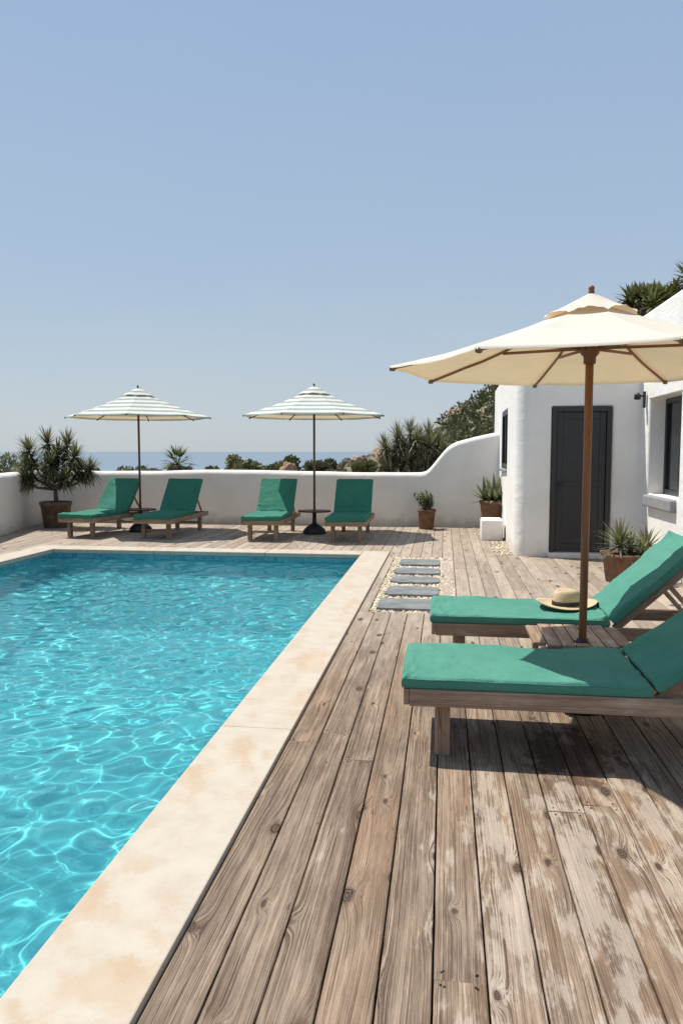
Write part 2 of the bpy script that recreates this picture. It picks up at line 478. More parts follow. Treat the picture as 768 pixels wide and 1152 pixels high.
# ------------------------------------------------------------------ light
SV = Vector((.46, -.21, -1.0)).normalized()
elev = math.asin(-SV.z)
sun = bpy.data.lights.new('sun', 'SUN'); sun.energy = 4.9; sun.angle = R(.5); sun.color = (1, .95, .87)
so = bpy.data.objects.new('sun', sun); link(so)
so.rotation_mode = 'QUATERNION'; so.rotation_quaternion = SV.to_track_quat('-Z', 'Y')
so.location = (-6, 4, 15)
sun.cycles.is_caustics_light = True
W = bpy.data.worlds.new('World'); S.world = W; W.use_nodes = True
wt = W.node_tree; wt.nodes.clear()
sky = wt.nodes.new('ShaderNodeTexSky'); sky.sky_type = 'NISHITA'; sky.sun_disc = False
sky.sun_elevation = elev; sky.sun_rotation = R(-62.3)
sky.air_density = 1.0; sky.dust_density = .8; sky.ozone_density = 1.0; sky.altitude = 0
bg = wt.nodes.new('ShaderNodeBackground'); bg.inputs[1].default_value = .10
wo = wt.nodes.new('ShaderNodeOutputWorld')
tc = wt.nodes.new('ShaderNodeTexCoord'); sx = wt.nodes.new('ShaderNodeSeparateXYZ'); wt.links.new(tc.outputs['Generated'], sx.inputs[0])
hz = wt.nodes.new('ShaderNodeTexNoise'); hz.inputs['Scale'].default_value = 2.2; hz.inputs['Detail'].default_value = 4; hz.inputs['Roughness'].default_value = .6
hm = wt.nodes.new('ShaderNodeVectorMath'); hm.operation = 'MULTIPLY'; hm.inputs[1].default_value = (1, 1, 3.5); wt.links.new(tc.outputs['Generated'], hm.inputs[0]); wt.links.new(hm.outputs[0], hz.inputs['Vector'])
ha = wt.nodes.new('ShaderNodeMath'); ha.operation = 'MULTIPLY_ADD'; ha.inputs[1].default_value = -.13; wt.links.new(hz.outputs[0], ha.inputs[0])
hs_ = wt.nodes.new('ShaderNodeMath'); hs_.operation = 'ADD'; hs_.inputs[1].default_value = .065; wt.links.new(sx.outputs[2], hs_.inputs[0]); wt.links.new(hs_.outputs[0], ha.inputs[2])
cr = wt.nodes.new('ShaderNodeValToRGB'); wt.links.new(ha.outputs[0], cr.inputs[0])
els = [(0.0, (4.7, 5.2, 5.65)), (.08, (4.35, 5.05, 5.75)), (.22, (3.65, 4.7, 6.0)), (.45, (3.15, 4.3, 6.0)), (1.0, (2.3, 3.3, 5.2))]
while len(cr.color_ramp.elements) < len(els): cr.color_ramp.elements.new(.5)
for e_, (p_, c_) in zip(cr.color_ramp.elements, els): e_.position = p_; e_.color = (*c_, 1)
mx = wt.nodes.new('ShaderNodeMix'); mx.data_type = 'RGBA'; mx.inputs[0].default_value = .85
wt.links.new(sky.outputs[0], mx.inputs[6]); wt.links.new(cr.outputs[0], mx.inputs[7])
wt.links.new(mx.outputs[2], bg.inputs[0]); wt.links.new(bg.outputs[0], wo.inputs[0])

# ------------------------------------------------------------------ ground, sea
PX0, PX1, PY0, PY1 = -5.9, -1.18, -2.0, 10.76      # pool opening
CW = .39                                           # coping width
def height(x, y):
    inside = (-9.2 < x < 12) and (-14 < y < 15.9)
    yy = max(0.0, y - 16)
    left = max(0.0, -x - 9.0); 
    z = -.16 - yy * .085 - left * .09 - max(0.0, -y - 14) * .1
    # rocky rise and hill on the right
    X = [-60, -14, -9, -6.5, -1.8, 1.2, 3.6, 10, 22, 60, 200]
    Zr = [-6, -3.0, -1.2, .55, 1.75, 3.7, 5.1, 8.6, 13, 20, 20]
    sx = x * 50 / max(y, 30) if y > 30 else x
    prof = float(np.interp(sx, X, Zr))
    w = math.exp(-((y - 50) / 24) ** 2) if y < 50 else math.exp(-((y - 50) / 60) ** 2)
    z = z * (1 - w) + prof * w if prof > z else z
    n = noise.fractal(Vector((x * .09, y * .09, 3)), 1.0, 2.0, 5)
    n2 = noise.fractal(Vector((x * .5, y * .5, 9)), 1.0, 2.0, 4)
    amp = min(1.0, max(0.0, (y - 17) / 15)) if not inside else 0
    z += amp * (n * .7 + n2 * .22)
    if inside: z = -.16
    edge = max(abs(x) - 150, y - 190, 0)
    return z - edge * .4

xs = sorted(set([-260, -220, -190] + list(np.arange(-170, -20, 6.)) + list(np.arange(-20, -6.2, 1.2)) + [PX0 - .2, PX1 + .2] + list(np.arange(-.5, 14, .8)) + list(np.arange(14, 60, 3.)) + list(np.arange(60, 181, 10.)) + [200, 240]))
ys = sorted(set([-120, -80, -50, -30] + list(np.arange(-20, -2.3, 3.)) + [PY0 - .2, PY1 + .2] + list(np.arange(0, 10.5, 2.)) + list(np.arange(12, 30, 1.)) + list(np.arange(30, 80, 1.1)) + list(np.arange(80, 200, 8.)) + [215, 240]))
bm = bmesh.new()
grid = [[bm.verts.new((x, y, height(x, y))) for x in xs] for y in ys]
for j in range(len(ys) - 1):
    for i in range(len(xs) - 1):
        cx, cy = (xs[i] + xs[i + 1]) / 2, (ys[j] + ys[j + 1]) / 2
        if PX0 - .2 < cx < PX1 + .2 and PY0 - .2 < cy < PY1 + .2: continue
        bm.faces.new((grid[j][i], grid[j][i + 1], grid[j + 1][i + 1], grid[j + 1][i]))
struct(obj('ground', bm, M_ground, smooth=True))

bm = bmesh.new()
q = [bm.verts.new(v) for v in ((-60000, -3000, -13), (60000, -3000, -13), (60000, 60000, -13), (-60000, 60000, -13))]
bm.faces.new(q)
struct(obj('sea', bm, M_sea))

# ------------------------------------------------------------------ deck
DX0, DX1, DY0, DY1 = -8.75, 5.2, -3.0, 15.0
PITCH = .154; GAP = .006; X00 = -.785
NO = [(PX0 - CW + .0, X00 - GAP, PY0 - CW, PY1 + CW + .006)]             # pool and coping
GR = (-.692, X00 + 6 * PITCH, 6.98, 10.72)                 # gravel bed
NO.append((GR[0], GR[1] - .001, GR[2], GR[3]))
NO.append((1.45, 5.3, 11.25, 16)); NO.append((3.2, 5.3, 4.8, 16))
rd = random.Random(21); NO.append((X00 - .01, GR[0], GR[2], GR[3]))
bm = bmesh.new(); ua, ub = uvs(bm)
NEAR = {0: (.42, .62), 1: (.38, .2), 2: (.55, .12), 3: (.56, .97), 4: (.62, .27), 5: (.83, .41), 6: (.77, .53), 7: (.71, .3), 8: (.33, .8), 9: (.6, .45), 10: (.7, .66)}
def board(x0, x1, y0, y1):
    r = (rd.random(), rd.random())
    if y0 < 2.5 and y1 > 1.5: r = NEAR.get(int(round((x0 - X00) / PITCH)), r)
    dz = rd.uniform(-.0012, .0012); tl = rd.uniform(-.0012, .0012)
    b = .0035; zt = 0; zb = -.028
    prof = [(x0, zb), (x0, zt - b), (x0 + b * .4, zt - b * .4), (x0 + b, zt), (x1 - b, zt), (x1 - b * .4, zt - b * .4), (x1, zt - b), (x1, zb)]
    cuts = [y0, y0 + .002, y1 - .002, y1]
    rings = []
    for k, y in enumerate(cuts):
        d = -.002 if k in (0, 3) else 0
        rings.append([bm.verts.new((x, y, z + dz + (tl if x > (x0 + x1) / 2 else -tl) + (d if z > zb else 0))) for x, z in prof])
    n = len(prof); acx = 0
    def put(f):
        for l in f.loops:
            l[ua].uv = (l.vert.co.y, l.vert.co.x - x0 + (l.vert.co.z if abs(f.normal.x) > .5 else 0)); l[ub].uv = r
    for k in range(3):
        for i in range(n):
            f = bm.faces.new((rings[k][i], rings[k + 1][i], rings[k + 1][(i + 1) % n], rings[k][(i + 1) % n])); put(f)
    put(bm.faces.new(rings[0])); put(bm.faces.new(rings[3][::-1]))
nails = []
i0 = int(math.floor((DX0 - X00) / PITCH)); i1 = int(math.ceil((DX1 - X00) / PITCH))
for i in range(i0, i1):
    x0 = X00 + i * PITCH; x1 = x0 + PITCH - GAP; xm = (x0 + x1) / 2
    segs = [(DY0, DY1)]
    for (a, b, c, d) in NO:
        if a < xm < b:
            ns = []
            for s in segs:
                if d <= s[0] or c >= s[1]: ns.append(s); continue
                if s[0] < c: ns.append((s[0], c))
                if d < s[1]: ns.append((d, s[1]))
            segs = ns
    for (a, b) in segs:
        y = a; js = []
        while True:
            y += rd.uniform(2.6, 5.2) if (b > 6 and a > 5) or xm > 1.0 or xm < -1 else rd.uniform(4.5, 8)
            if y > b - .6: break
            js.append(y)
        if i == 5: js = [2.06] + [j for j in js if j > 3.5]
        elif a < 2 and -0.8 < xm < 1.0: js = [j for j in js if j > 3.0]
        pts = [a] + js + [b]
        for k in range(len(pts) - 1):
            board(x0, x1, pts[k] + (.0015 if k else 0), pts[k + 1] - (.0015 if k < len(pts) - 2 else 0))
        for j in js:
            for dy in (-.028, .028):
                for dx in (-.05, .05): nails.append((xm + dx, j + dy))
board(X00, GR[0] - .004, GR[2] + .001, 8.9); board(X00, GR[0] - .004, 8.903, GR[3] - .001)
bmesh.ops.recalc_face_normals(bm, faces=bm.faces[:])
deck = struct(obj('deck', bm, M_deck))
# nail heads belong to the deck sheet
bm = bmesh.new()
for (x, y) in nails:
    bmesh.ops.create_cone(bm, cap_ends=True, segments=8, radius1=.0042, radius2=.0036, depth=.002, matrix=Matrix.Translation((x + rd.uniform(-.006, .006), y + rd.uniform(-.006, .006), .0016)))
o = obj('deck_nail_heads', bm, M_black); struct(o)

# ------------------------------------------------------------------ pool
def arc_slab(bm, x0, x1, y0, y1, zt, zb, b=.014):
    box(bm, x0, x1, y0, y1, zb, zt, bev=b)
bm = bmesh.new()
ZC = .022
joints = [PY0 - CW, .6, 3.86, 7.3, PY1 + CW]
for a, b in zip(joints[:-1], joints[1:]):
    box(bm, PX1, PX1 + CW - .002, a + .0004, b - .0004, -.045, ZC, .003 if False else .006)
jl = [PY0 - CW, 1.0, 3.1, 5.0, 7.2, 9.0, PY1 + CW]
for a, b in zip(jl[:-1], jl[1:]):
    box(bm, PX0 - CW, PX0, a + .001, b - .001, -.045, ZC, .012)
jx = [PX0 + .002, -4.3, -2.6, PX1 - .002]
for a, b in zip(jx[:-1], jx[1:]):
    box(bm, a, b - .002, PY1, PY1 + CW, -.045, ZC, .012)
    box(bm, a, b - .002, PY0 - CW, PY0, -.045, ZC, .012)
struct(obj('pool_coping', bm, M_coping))

bm = bmesh.new()
e = .02
X0, X1, Y0, Y1, ZB, ZT = PX0 - e, PX1 + e, PY0 - e, PY1 + e, -1.15, -.05
v = [bm.verts.new(p) for p in ((X0, Y0, ZB), (X1, Y0, ZB), (X1, Y1, ZB), (X0, Y1, ZB), (X0, Y0, ZT), (X1, Y0, ZT), (X1, Y1, ZT), (X0, Y1, ZT))]
for q in ((0, 1, 2, 3), (0, 4, 5, 1), (1, 5, 6, 2), (2, 6, 7, 3), (3, 7, 4, 0)):
    bm.faces.new([v[i] for i in q])
basin = struct(obj('pool_basin', bm, M_pool))
basin.cycles.is_caustics_receiver = True
bm = bmesh.new()
tz0, tz1, e2 = -.20, -.046, .017
for (a, b) in (((PX0, PY1), (PX1, PY1)), ((PX0, PY0), (PX0, PY1)), ((PX1, PY0), (PX1, PY1)), ((PX0, PY0), (PX1, PY0))):
    a = Vector((a[0], a[1], 0)); b = Vector((b[0], b[1], 0))
    sx = e2 if a.x == b.x == PX1 else -e2 if a.x == b.x == PX0 else 0
    sy = e2 if a.y == b.y == PY1 else -e2 if a.y == b.y == PY0 else 0
    off = Vector((sx, sy, 0))
    q = [bm.verts.new(p) for p in (a + off + Vector((0, 0, tz0)), b + off + Vector((0, 0, tz0)), b + off + Vector((0, 0, tz1)), a + off + Vector((0, 0, tz1)))]
    bm.faces.new(q)
struct(obj('pool_tile_band', bm, M_tile))

# water with real waves
WZ = -.105
st = .015
nx = int((PX1 - PX0 + .03) / st); ny = int((PY1 - PY0 + .03) / st)
gx_ = np.linspace(PX0 - .015, PX1 + .015, nx); gy_ = np.linspace(PY0 - .015, PY1 + .015, ny)
GX, GY = np.meshgrid(gx_, gy_)
nr_ = np.random.default_rng(4)
wx = GX + .10 * np.sin(1.3 * GY + .4) + .07 * np.sin(2.1 * GX + 1.7 * GY)
wy = GY + .10 * np.sin(1.5 * GX + 1.) + .06 * np.sin(2.3 * GY - 1.1 * GX)
Z = np.zeros_like(GX)
for k in range(70):
    lam = .15 * (.34 / .15) ** nr_.random()
    th = nr_.random() * 2 * PI
    kk = 2 * PI / lam
    amp = .00100 * (lam / .30) ** 1.3
    Z += amp * np.sin(kk * (wx * math.cos(th) + wy * math.sin(th)) + nr_.random() * 6.283)
verts = np.stack([GX, GY, WZ + Z], -1).reshape(-1, 3)
idx = np.arange(nx * ny).reshape(ny, nx)
faces = np.stack([idx[:-1, :-1], idx[:-1, 1:], idx[1:, 1:], idx[1:, :-1]], -1).reshape(-1, 4)
me = bpy.data.meshes.new('water')
me.from_pydata(verts.tolist(), [], faces.tolist())
me.materials.append(M_water)
me.polygons.foreach_set('use_smooth', np.ones(len(me.polygons), bool))
water = bpy.data.objects.new('water', me); link(water); struct(water)
water.cycles.is_caustics_caster = True

# ------------------------------------------------------------------ gravel and stepping stones
def pebbles(name, rects, dens, seed):
    r = random.Random(seed)
    V = []; F = []; RND = []
    t = bmesh.new(); bmesh.ops.create_icosphere(t, subdivisions=1, radius=1)
    bv = [v.co.copy() for v in t.verts]; bf = [[v.index for v in f.verts] for f in t.faces]; t.free()
    for (x0, x1, y0, y1, z) in rects:
        for _ in range(int((x1 - x0) * (y1 - y0) * dens)):
            c = Vector((r.uniform(x0, x1), r.uniform(y0, y1), z + r.uniform(-.004, .004)))
            s = r.uniform(.009, .017)
            sc = Vector((s * r.uniform(.8, 1.35), s * r.uniform(.8, 1.2), s * r.uniform(.5, .75)))
            q = Quaternion((r.gauss(1, .3), r.gauss(0, .15), r.gauss(0, .15), r.gauss(0, 1))).normalized()
            b = len(V); rr = r.random()
            for v in bv: V.append(q @ Vector((v.x * sc.x, v.y * sc.y, v.z * sc.z)) + c)
            for f in bf: F.append([i + b for i in f]); RND.append(rr)
    me = bpy.data.meshes.new(name); me.from_pydata(V, [], F); me.materials.append(M_pebble)
    uvl = me.uv_layers.new(name='Rnd')
    a = np.repeat(np.array(RND), 3); arr = np.zeros((len(a), 2)); arr[:, 0] = a; arr[:, 1] = a
    uvl.data.foreach_set('uv', arr.reshape(-1))
    me.polygons.foreach_set('use_smooth', np.ones(len(me.polygons), bool))
    o = bpy.data.objects.new(name, me); link(o); stuff(o)
    return o
bm = bmesh.new()
box(bm, GR[0] + .003, GR[1] - .006, GR[2] + .003, GR[3] - .003, -.14, -.018, 0)
struct(obj('gravel_bed', bm, M_gravelbed))
pebbles('gravel_pebbles', [(GR[0] + .01, GR[1] - .015, GR[2] + .01, GR[3] - .01, -.012), (GR[0] + .01, GR[1] - .015, GR[2] + .01, GR[3] - .01, -.006)], 1150, 3)
pebbles('wall_foot_gravel', [(-8.5, 1.0, 15.02, 15.2, -.03), (-8.5, 1.0, 15.0, 15.2, -.01), (.55, 1.0, 13.7, 15.15, .008), (-8.3, -7.5, 14.6, 15.1, .007)], 480, 8)
pebbles('house_foot_gravel', [(.74, 1.02, 11.0, 12.7, .008)], 620, 5)
bm = bmesh.new()
box(bm, -9.0, 1.6, 15.003, 15.6, -.2, -.035, 0)
struct(obj('wall_foot_bed', bm, M_gravelbed))

def stepping(xa, xb, ya, yb, ch, label, rz):
    bm = bmesh.new()
    cx, cy = (xa + xb) / 2, (ya + yb) / 2; w, d = (xb - xa) / 2, (yb - ya) / 2
    r = random.Random(int(ya * 100))
    p = [(-w + ch, -d), (w - ch, -d), (w, -d + ch * .8), (w, d - ch * .8), (w - ch, d), (-w + ch, d), (-w, d - ch * .8), (-w, -d + ch * .8)]
    p = [(x + r.uniform(-.012, .012), y + r.uniform(-.012, .012)) for x, y in p]
    lo = [bm.verts.new((x, y, -.018)) for x, y in p]; hi = [bm.verts.new((x, y, .022)) for x, y in p]
    n = len(p)
    bm.faces.new(lo[::-1]); top = bm.faces.new(hi)
    for i in range(n): bm.faces.new((lo[i], lo[(i + 1) % n], hi[(i + 1) % n], hi[i]))
    bmesh.ops.bevel(bm, geom=list(top.edges), offset=.007, segments=2, affect='EDGES', profile=.6)
    o = obj('stepping_stone', bm, M_slate, loc=(cx, cy, 0), rz=R(rz))
    tag(o, label, 'stepping stone', 'slate stepping stones in the gravel bed')
stepping(-.62, -.06, 7.06, 7.56, .05, 'largest grey slate stepping stone, nearest the loungers', .5)
stepping(-.60, -.055, 7.78, 8.28, .07, 'second grey slate stepping stone from the loungers', -1)
stepping(-.60, -.04, 8.52, 8.93, .09, 'middle grey slate stepping stone of the row of five', 1)
stepping(-.60, -.05, 9.15, 9.6, .08, 'fourth grey slate stepping stone from the loungers', 0)
stepping(-.585, -.05, 9.88, 10.38, .07, 'farthest grey slate stepping stone, beside the pool corner', -.8)

# ------------------------------------------------------------------ walls and house
def apply_mods(o):
    dg = bpy.context.evaluated_depsgraph_get(); dg.update()
    me = bpy.data.meshes.new_from_object(o.evaluated_get(dg))
    old = o.data; o.modifiers.clear(); o.data = me; bpy.data.meshes.remove(old)
    return o

def cut_boxes(o, boxes):
    bm = bmesh.new()
    for b in boxes:
        res = bmesh.ops.create_cube(bm, size=1)
        for v in res['verts']:
            v.co = Vector(((b[0] + b[1]) / 2 + v.co.x * (b[1] - b[0]), (b[2] + b[3]) / 2 + v.co.y * (b[3] - b[2]), (b[4] + b[5]) / 2 + v.co.z * (b[5] - b[4])))
    me = bpy.data.meshes.new('cutter'); bm.to_mesh(me); bm.free()
    c = bpy.data.objects.new('cutter', me); COL.objects.link(c)
    m = o.modifiers.new('cut', 'BOOLEAN'); m.operation = 'DIFFERENCE'; m.solver = 'EXACT'; m.object = c
    apply_mods(o)
    bpy.data.objects.remove(c); bpy.data.meshes.remove(me)

def bevel_mod(o, w, seg=3, ang=35, smooth=True):
    m = o.modifiers.new('bevel', 'BEVEL'); m.width = w; m.segments = seg; m.limit_method = 'ANGLE'; m.angle_limit = R(ang)
    apply_mods(o)
    if smooth:
        o.data.polygons.foreach_set('use_smooth', np.ones(len(o.data.polygons), bool))
        m = o.modifiers.new('wn', 'WEIGHTED_NORMAL'); m.keep_sharp = True
        apply_mods(o)
    return o

# garden wall: swept profile with a rounded top
def sweep_wall(path, thick, name, zb=-.2):
    """path: (x, y, top) along the terrace face, body to the left of the walking direction reversed"""
    bm = bmesh.new(); rings = []
    n = len(path)
    for i, (x, y, h) in enumerate(path):
        a = Vector(path[max(i - 1, 0)][:2]); b = Vector(path[min(i + 1, n - 1)][:2])
        t = (b - a).normalized(); nrm = Vector((-t.y, t.x))           # outward (away from terrace)
        rr = .11
        prof = [(0.0, zb), (-.02, 0.02), (0.0, .25), (0, h - rr)] + [(rr - rr * math.cos(k * PI / 10), h - rr + rr * math.sin(k * PI / 10)) for k in range(1, 6)] + \
               [(thick - rr + rr * math.sin(k * PI / 10), h - rr + rr * math.cos(k * PI / 10)) for k in range(0, 6)] + [(thick, zb)]
        ring = []
        for (o_, z) in prof:
            w = noise.noise(Vector((x * 1.3, y * 1.3, z * 1.3))) * .012
            ring.append(bm.verts.new((x + nrm.x * (o_ + w), y + nrm.y * (o_ + w), z + (w if z > .5 else 0))))
        rings.append(ring)
    m = len(rings[0])
    for i in range(n - 1):
        for k in range(m - 1):
            f = bm.faces.new((rings[i][k], rings[i + 1][k], rings[i + 1][k + 1], rings[i][k + 1])); f.smooth = True
    bm.faces.new(rings[0]); bm.faces.new(rings[-1][::-1])
    bmesh.ops.recalc_face_normals(bm, faces=bm.faces[:])
    o = obj(name, bm, M_wallst)
    return o
path = []
prof_h = [(-12, 1.11), (-.62, 1.09), (-.45, 1.09), (-.36, 1.115), (-.27, 1.19), (-.15, 1.34), (-.03, 1.49), (.08, 1.60), (.22, 1.68), (.5, 1.755), (.85, 1.83), (1.3, 1.92)]
corner_r = .35
cxw, cyw = -8.45, 15.2
# left wall from the pool side up to the rounded corner
lw = [(-7.15, -4.0), (-7.15, 9.5), (-7.55, 11.3), (-7.95, 12.9), (-8.3, 14.4)]
def seg_pts(a, b, step=.35):
    L = math.dist(a, b); k = max(1, int(L / step))
    return [(a[0] + (b[0] - a[0]) * i / k, a[1] + (b[1] - a[1]) * i / k) for i in range(k)]
P2 = []
for a, b in zip(lw[:-1], lw[1:]): P2 += seg_pts(a, b)
P2 += [(-8.36, 14.7), (-8.37, 14.88), (-8.33, 15.03), (-8.22, 15.14), (-8.06, 15.19)]
x = -7.8
while x < 1.25:
    P2.append((x, 15.2)); x += .06 if -.7 < x < .3 else .22
P2.append((1.3, 15.2))
def wall_top(x):
    return float(np.interp(x, [p[0] for p in prof_h], [p[1] for p in prof_h]))
path = [(px, py, wall_top(px) + (.02 * math.sin(px * 1.1))) for px, py in P2]
gw = sweep_wall(path, .34, 'garden_wall')
tag(gw, 'low white stucco wall with rounded top curving up to the house', 'wall')

# house
hs = thing('white_house', 'white stucco house with rounded corner, charcoal door and deep window', 'house', (2.7, 11.0, 0))
HL = Vector((2.7, 11.0, 0))
def rounded_foot(pts, rads, seg=8):
    out = []
    n = len(pts)
    for i, p in enumerate(pts):
        p = Vector(p); r = rads[i]
        if r <= 0: out.append(p); continue
        a = (Vector(pts[i - 1]) - p).normalized(); b = (Vector(pts[(i + 1) % n]) - p).normalized()
        ang = math.acos(max(-1, min(1, a.dot(b)))); d = r / math.tan(ang / 2)
        c = p + (a + b).normalized() * (r / math.sin(ang / 2))
        s = p + a * d; e_ = p + b * d
        a0 = math.atan2(s.y - c.y, s.x - c.x); a1 = math.atan2(e_.y - c.y, e_.x - c.x)
        da = (a1 - a0 + PI) % (2 * PI) - PI
        for k in range(seg + 1):
            t = a0 + da * k / seg; out.append(Vector((c.x + r * math.cos(t), c.y + r * math.sin(t))))
    return out
def prism(pts, z0, z1):
    bm = bmesh.new()
    lo = [bm.verts.new((p.x - HL.x, p.y - HL.y, z0)) for p in pts]; hi = [bm.verts.new((p.x - HL.x, p.y - HL.y, z1)) for p in pts]
    n = len(pts)
    bm.faces.new(lo[::-1]); bm.faces.new(hi)
    for i in range(n): bm.faces.new((lo[i], lo[(i + 1) % n], hi[(i + 1) % n], hi[i]))
    bmesh.ops.recalc_face_normals(bm, faces=bm.faces[:])
    return bm
def subtract(o, b): bpy.context.view_layer.update(); cut_boxes(o, [b])
tower = obj('entrance_block', prism(rounded_foot([(1.0, 11.0), (2.9, 11.06), (2.9, 17.5), (1.1, 17.5)], [.2, 0, 0, .2]), -.2, 2.85), M_stucco, hs)
FY = 11.02
subtract(tower, (1.49, 2.31, 10.5, FY + .10, .07, 2.13))
subtract(tower, (.5, 1.10, 12.9, 14.35, 1.2, 2.22))
bevel_mod(tower, .03, 3, 40)
wing = obj('main_wing', prism(rounded_foot([(2.68, 4.6), (9.5, 4.6), (9.5, 17.5), (2.72, 17.5)], [.15, 0, 0, 0]), -.2, 3.38), M_stucco, hs)
subtract(wing, (2.3, 2.98, 9.25, 10.64, .93, 2.2))
subtract(wing, (2.3, 2.98, 5.6, 7.0, .93, 2.2))
bevel_mod(wing, .035, 3, 40)
def hb(name, mat, parent, *boxes, bev=.004):
    bm = bmesh.new()
    for b in boxes: box(bm, b[0] - HL.x, b[1] - HL.x, b[2] - HL.y, b[3] - HL.y, b[4], b[5], bev)
    return obj(name, bm, mat, parent)
# door
dy = FY + .03
door = hb('door', M_door, hs, (1.565, 2.235, dy, dy + .045, .085, 2.055),
          )
# raised stiles and rails so that the leaf reads as panels
def door_rails(parent):
    y0, y1 = dy - .014, dy - .001
    return hb('door_stiles', M_door, parent, (1.567, 1.65, y0, y1, .087, 2.053), (2.15, 2.233, y0, y1, .087, 2.053),
              (1.651, 2.149, y0, y1, 1.96, 2.053), (1.651, 2.149, y0, y1, .087, .19), (1.651, 2.149, y0, y1, 1.015, 1.075))
door_rails(door)
hb('door_frame', M_door, door, (1.492, 1.562, FY - .018, dy + .06, .072, 2.128), (2.238, 2.308, FY - .018, dy + .06, .072, 2.128), (1.5621, 2.2379, FY - .018, dy + .06, 2.058, 2.128))
hdl = hb('handle', M_black, door, (1.595, 1.628, dy - .024, dy - .0145, .93, 1.09), (1.604, 1.62, dy - .06, dy - .0245, 1.03, 1.046), (1.604, 1.70, dy - .068, dy - .0605, 1.028, 1.048))
hb('doorstep', M_stucco, hs, (1.46, 2.34, 10.93, FY + .06, -.1, .066), bev=.015)
# windows
def wing_window(y0, y1):
    x = 2.94
    w = hb('window', M_glass, hs, (x, x + .02, y0 + .05, y1 - .05, .98, 2.15), bev=0)
    f = .065
    xf = x - .035
    ym = (y0 + y1) / 2
    hb('window_frame', M_door, w, (xf, x - .001, y0 + .002, y0 + f, .932, 2.198), (xf, x - .001, y1 - f, y1 - .002, .932, 2.198), (xf, x - .001, y0 + f + .001, y1 - f - .001, 2.13, 2.198),
       (xf, x - .001, y0 + f + .001, y1 - f - .001, .932, 1.0), (xf - .01, x - .001, ym - .04, ym + .04, 1.001, 2.129))
    hb('window_sill', M_sill, w, (2.625, 2.82, y0 + .04, y1 - .08, .78, .928), bev=.018)
    return w
wing_window(9.25, 10.64)
wing_window(5.6, 7.0)
w = hb('window', M_glass, hs, (1.085, 1.099, 12.95, 14.3, 1.25, 2.17), bev=0)
hb('window_frame', M_door, w, (1.045, 1.084, 12.902, 12.99, 1.202, 2.218), (1.045, 1.084, 14.26, 14.348, 1.202, 2.218), (1.045, 1.084, 12.991, 14.259, 2.13, 2.218), (1.045, 1.084, 12.991, 14.259, 1.202, 1.29), (1.05, 1.084, 13.58, 13.66, 1.291, 2.129))
hb('window_sill', M_sill, w, (.995, 1.083, 12.86, 14.39, 1.15, 1.199), bev=.01)
# wall lamp
lm = thing('wall_lamp', 'small black wall lamp on the white wall beside the door', 'lamp', (2.68, 10.78, 2.2))
bm = bmesh.new(); box(bm, -.028, .0, -.035, .035, -.11, .11, .006); obj('back_plate', bm, M_black, lm)
bm = bmesh.new(); tube(bm, [(-.028, 0, .05), (-.075, 0, .05)], .012, 8); obj('bracket', bm, M_black, lm)
bm = bmesh.new(); lathe(bm, [(.028, -.01), (.045, .0), (.04, .06), (.018, .085)], 16, M=Matrix.Translation((-.105, 0, .01))); obj('lamp_shade', bm, M_black, lm)

# white block seat against the house
bm = bmesh.new(); box(bm, -.165, .20, -.24, .24, -.02, .355, .035)
o = obj('block_seat', bm, M_stucco, smooth=True, loc=(.79, 13.15, 0))
m = o.modifiers.new('wn', 'WEIGHTED_NORMAL'); apply_mods(o)
tag(o, 'small white masonry block seat at the corner of the house', 'block')

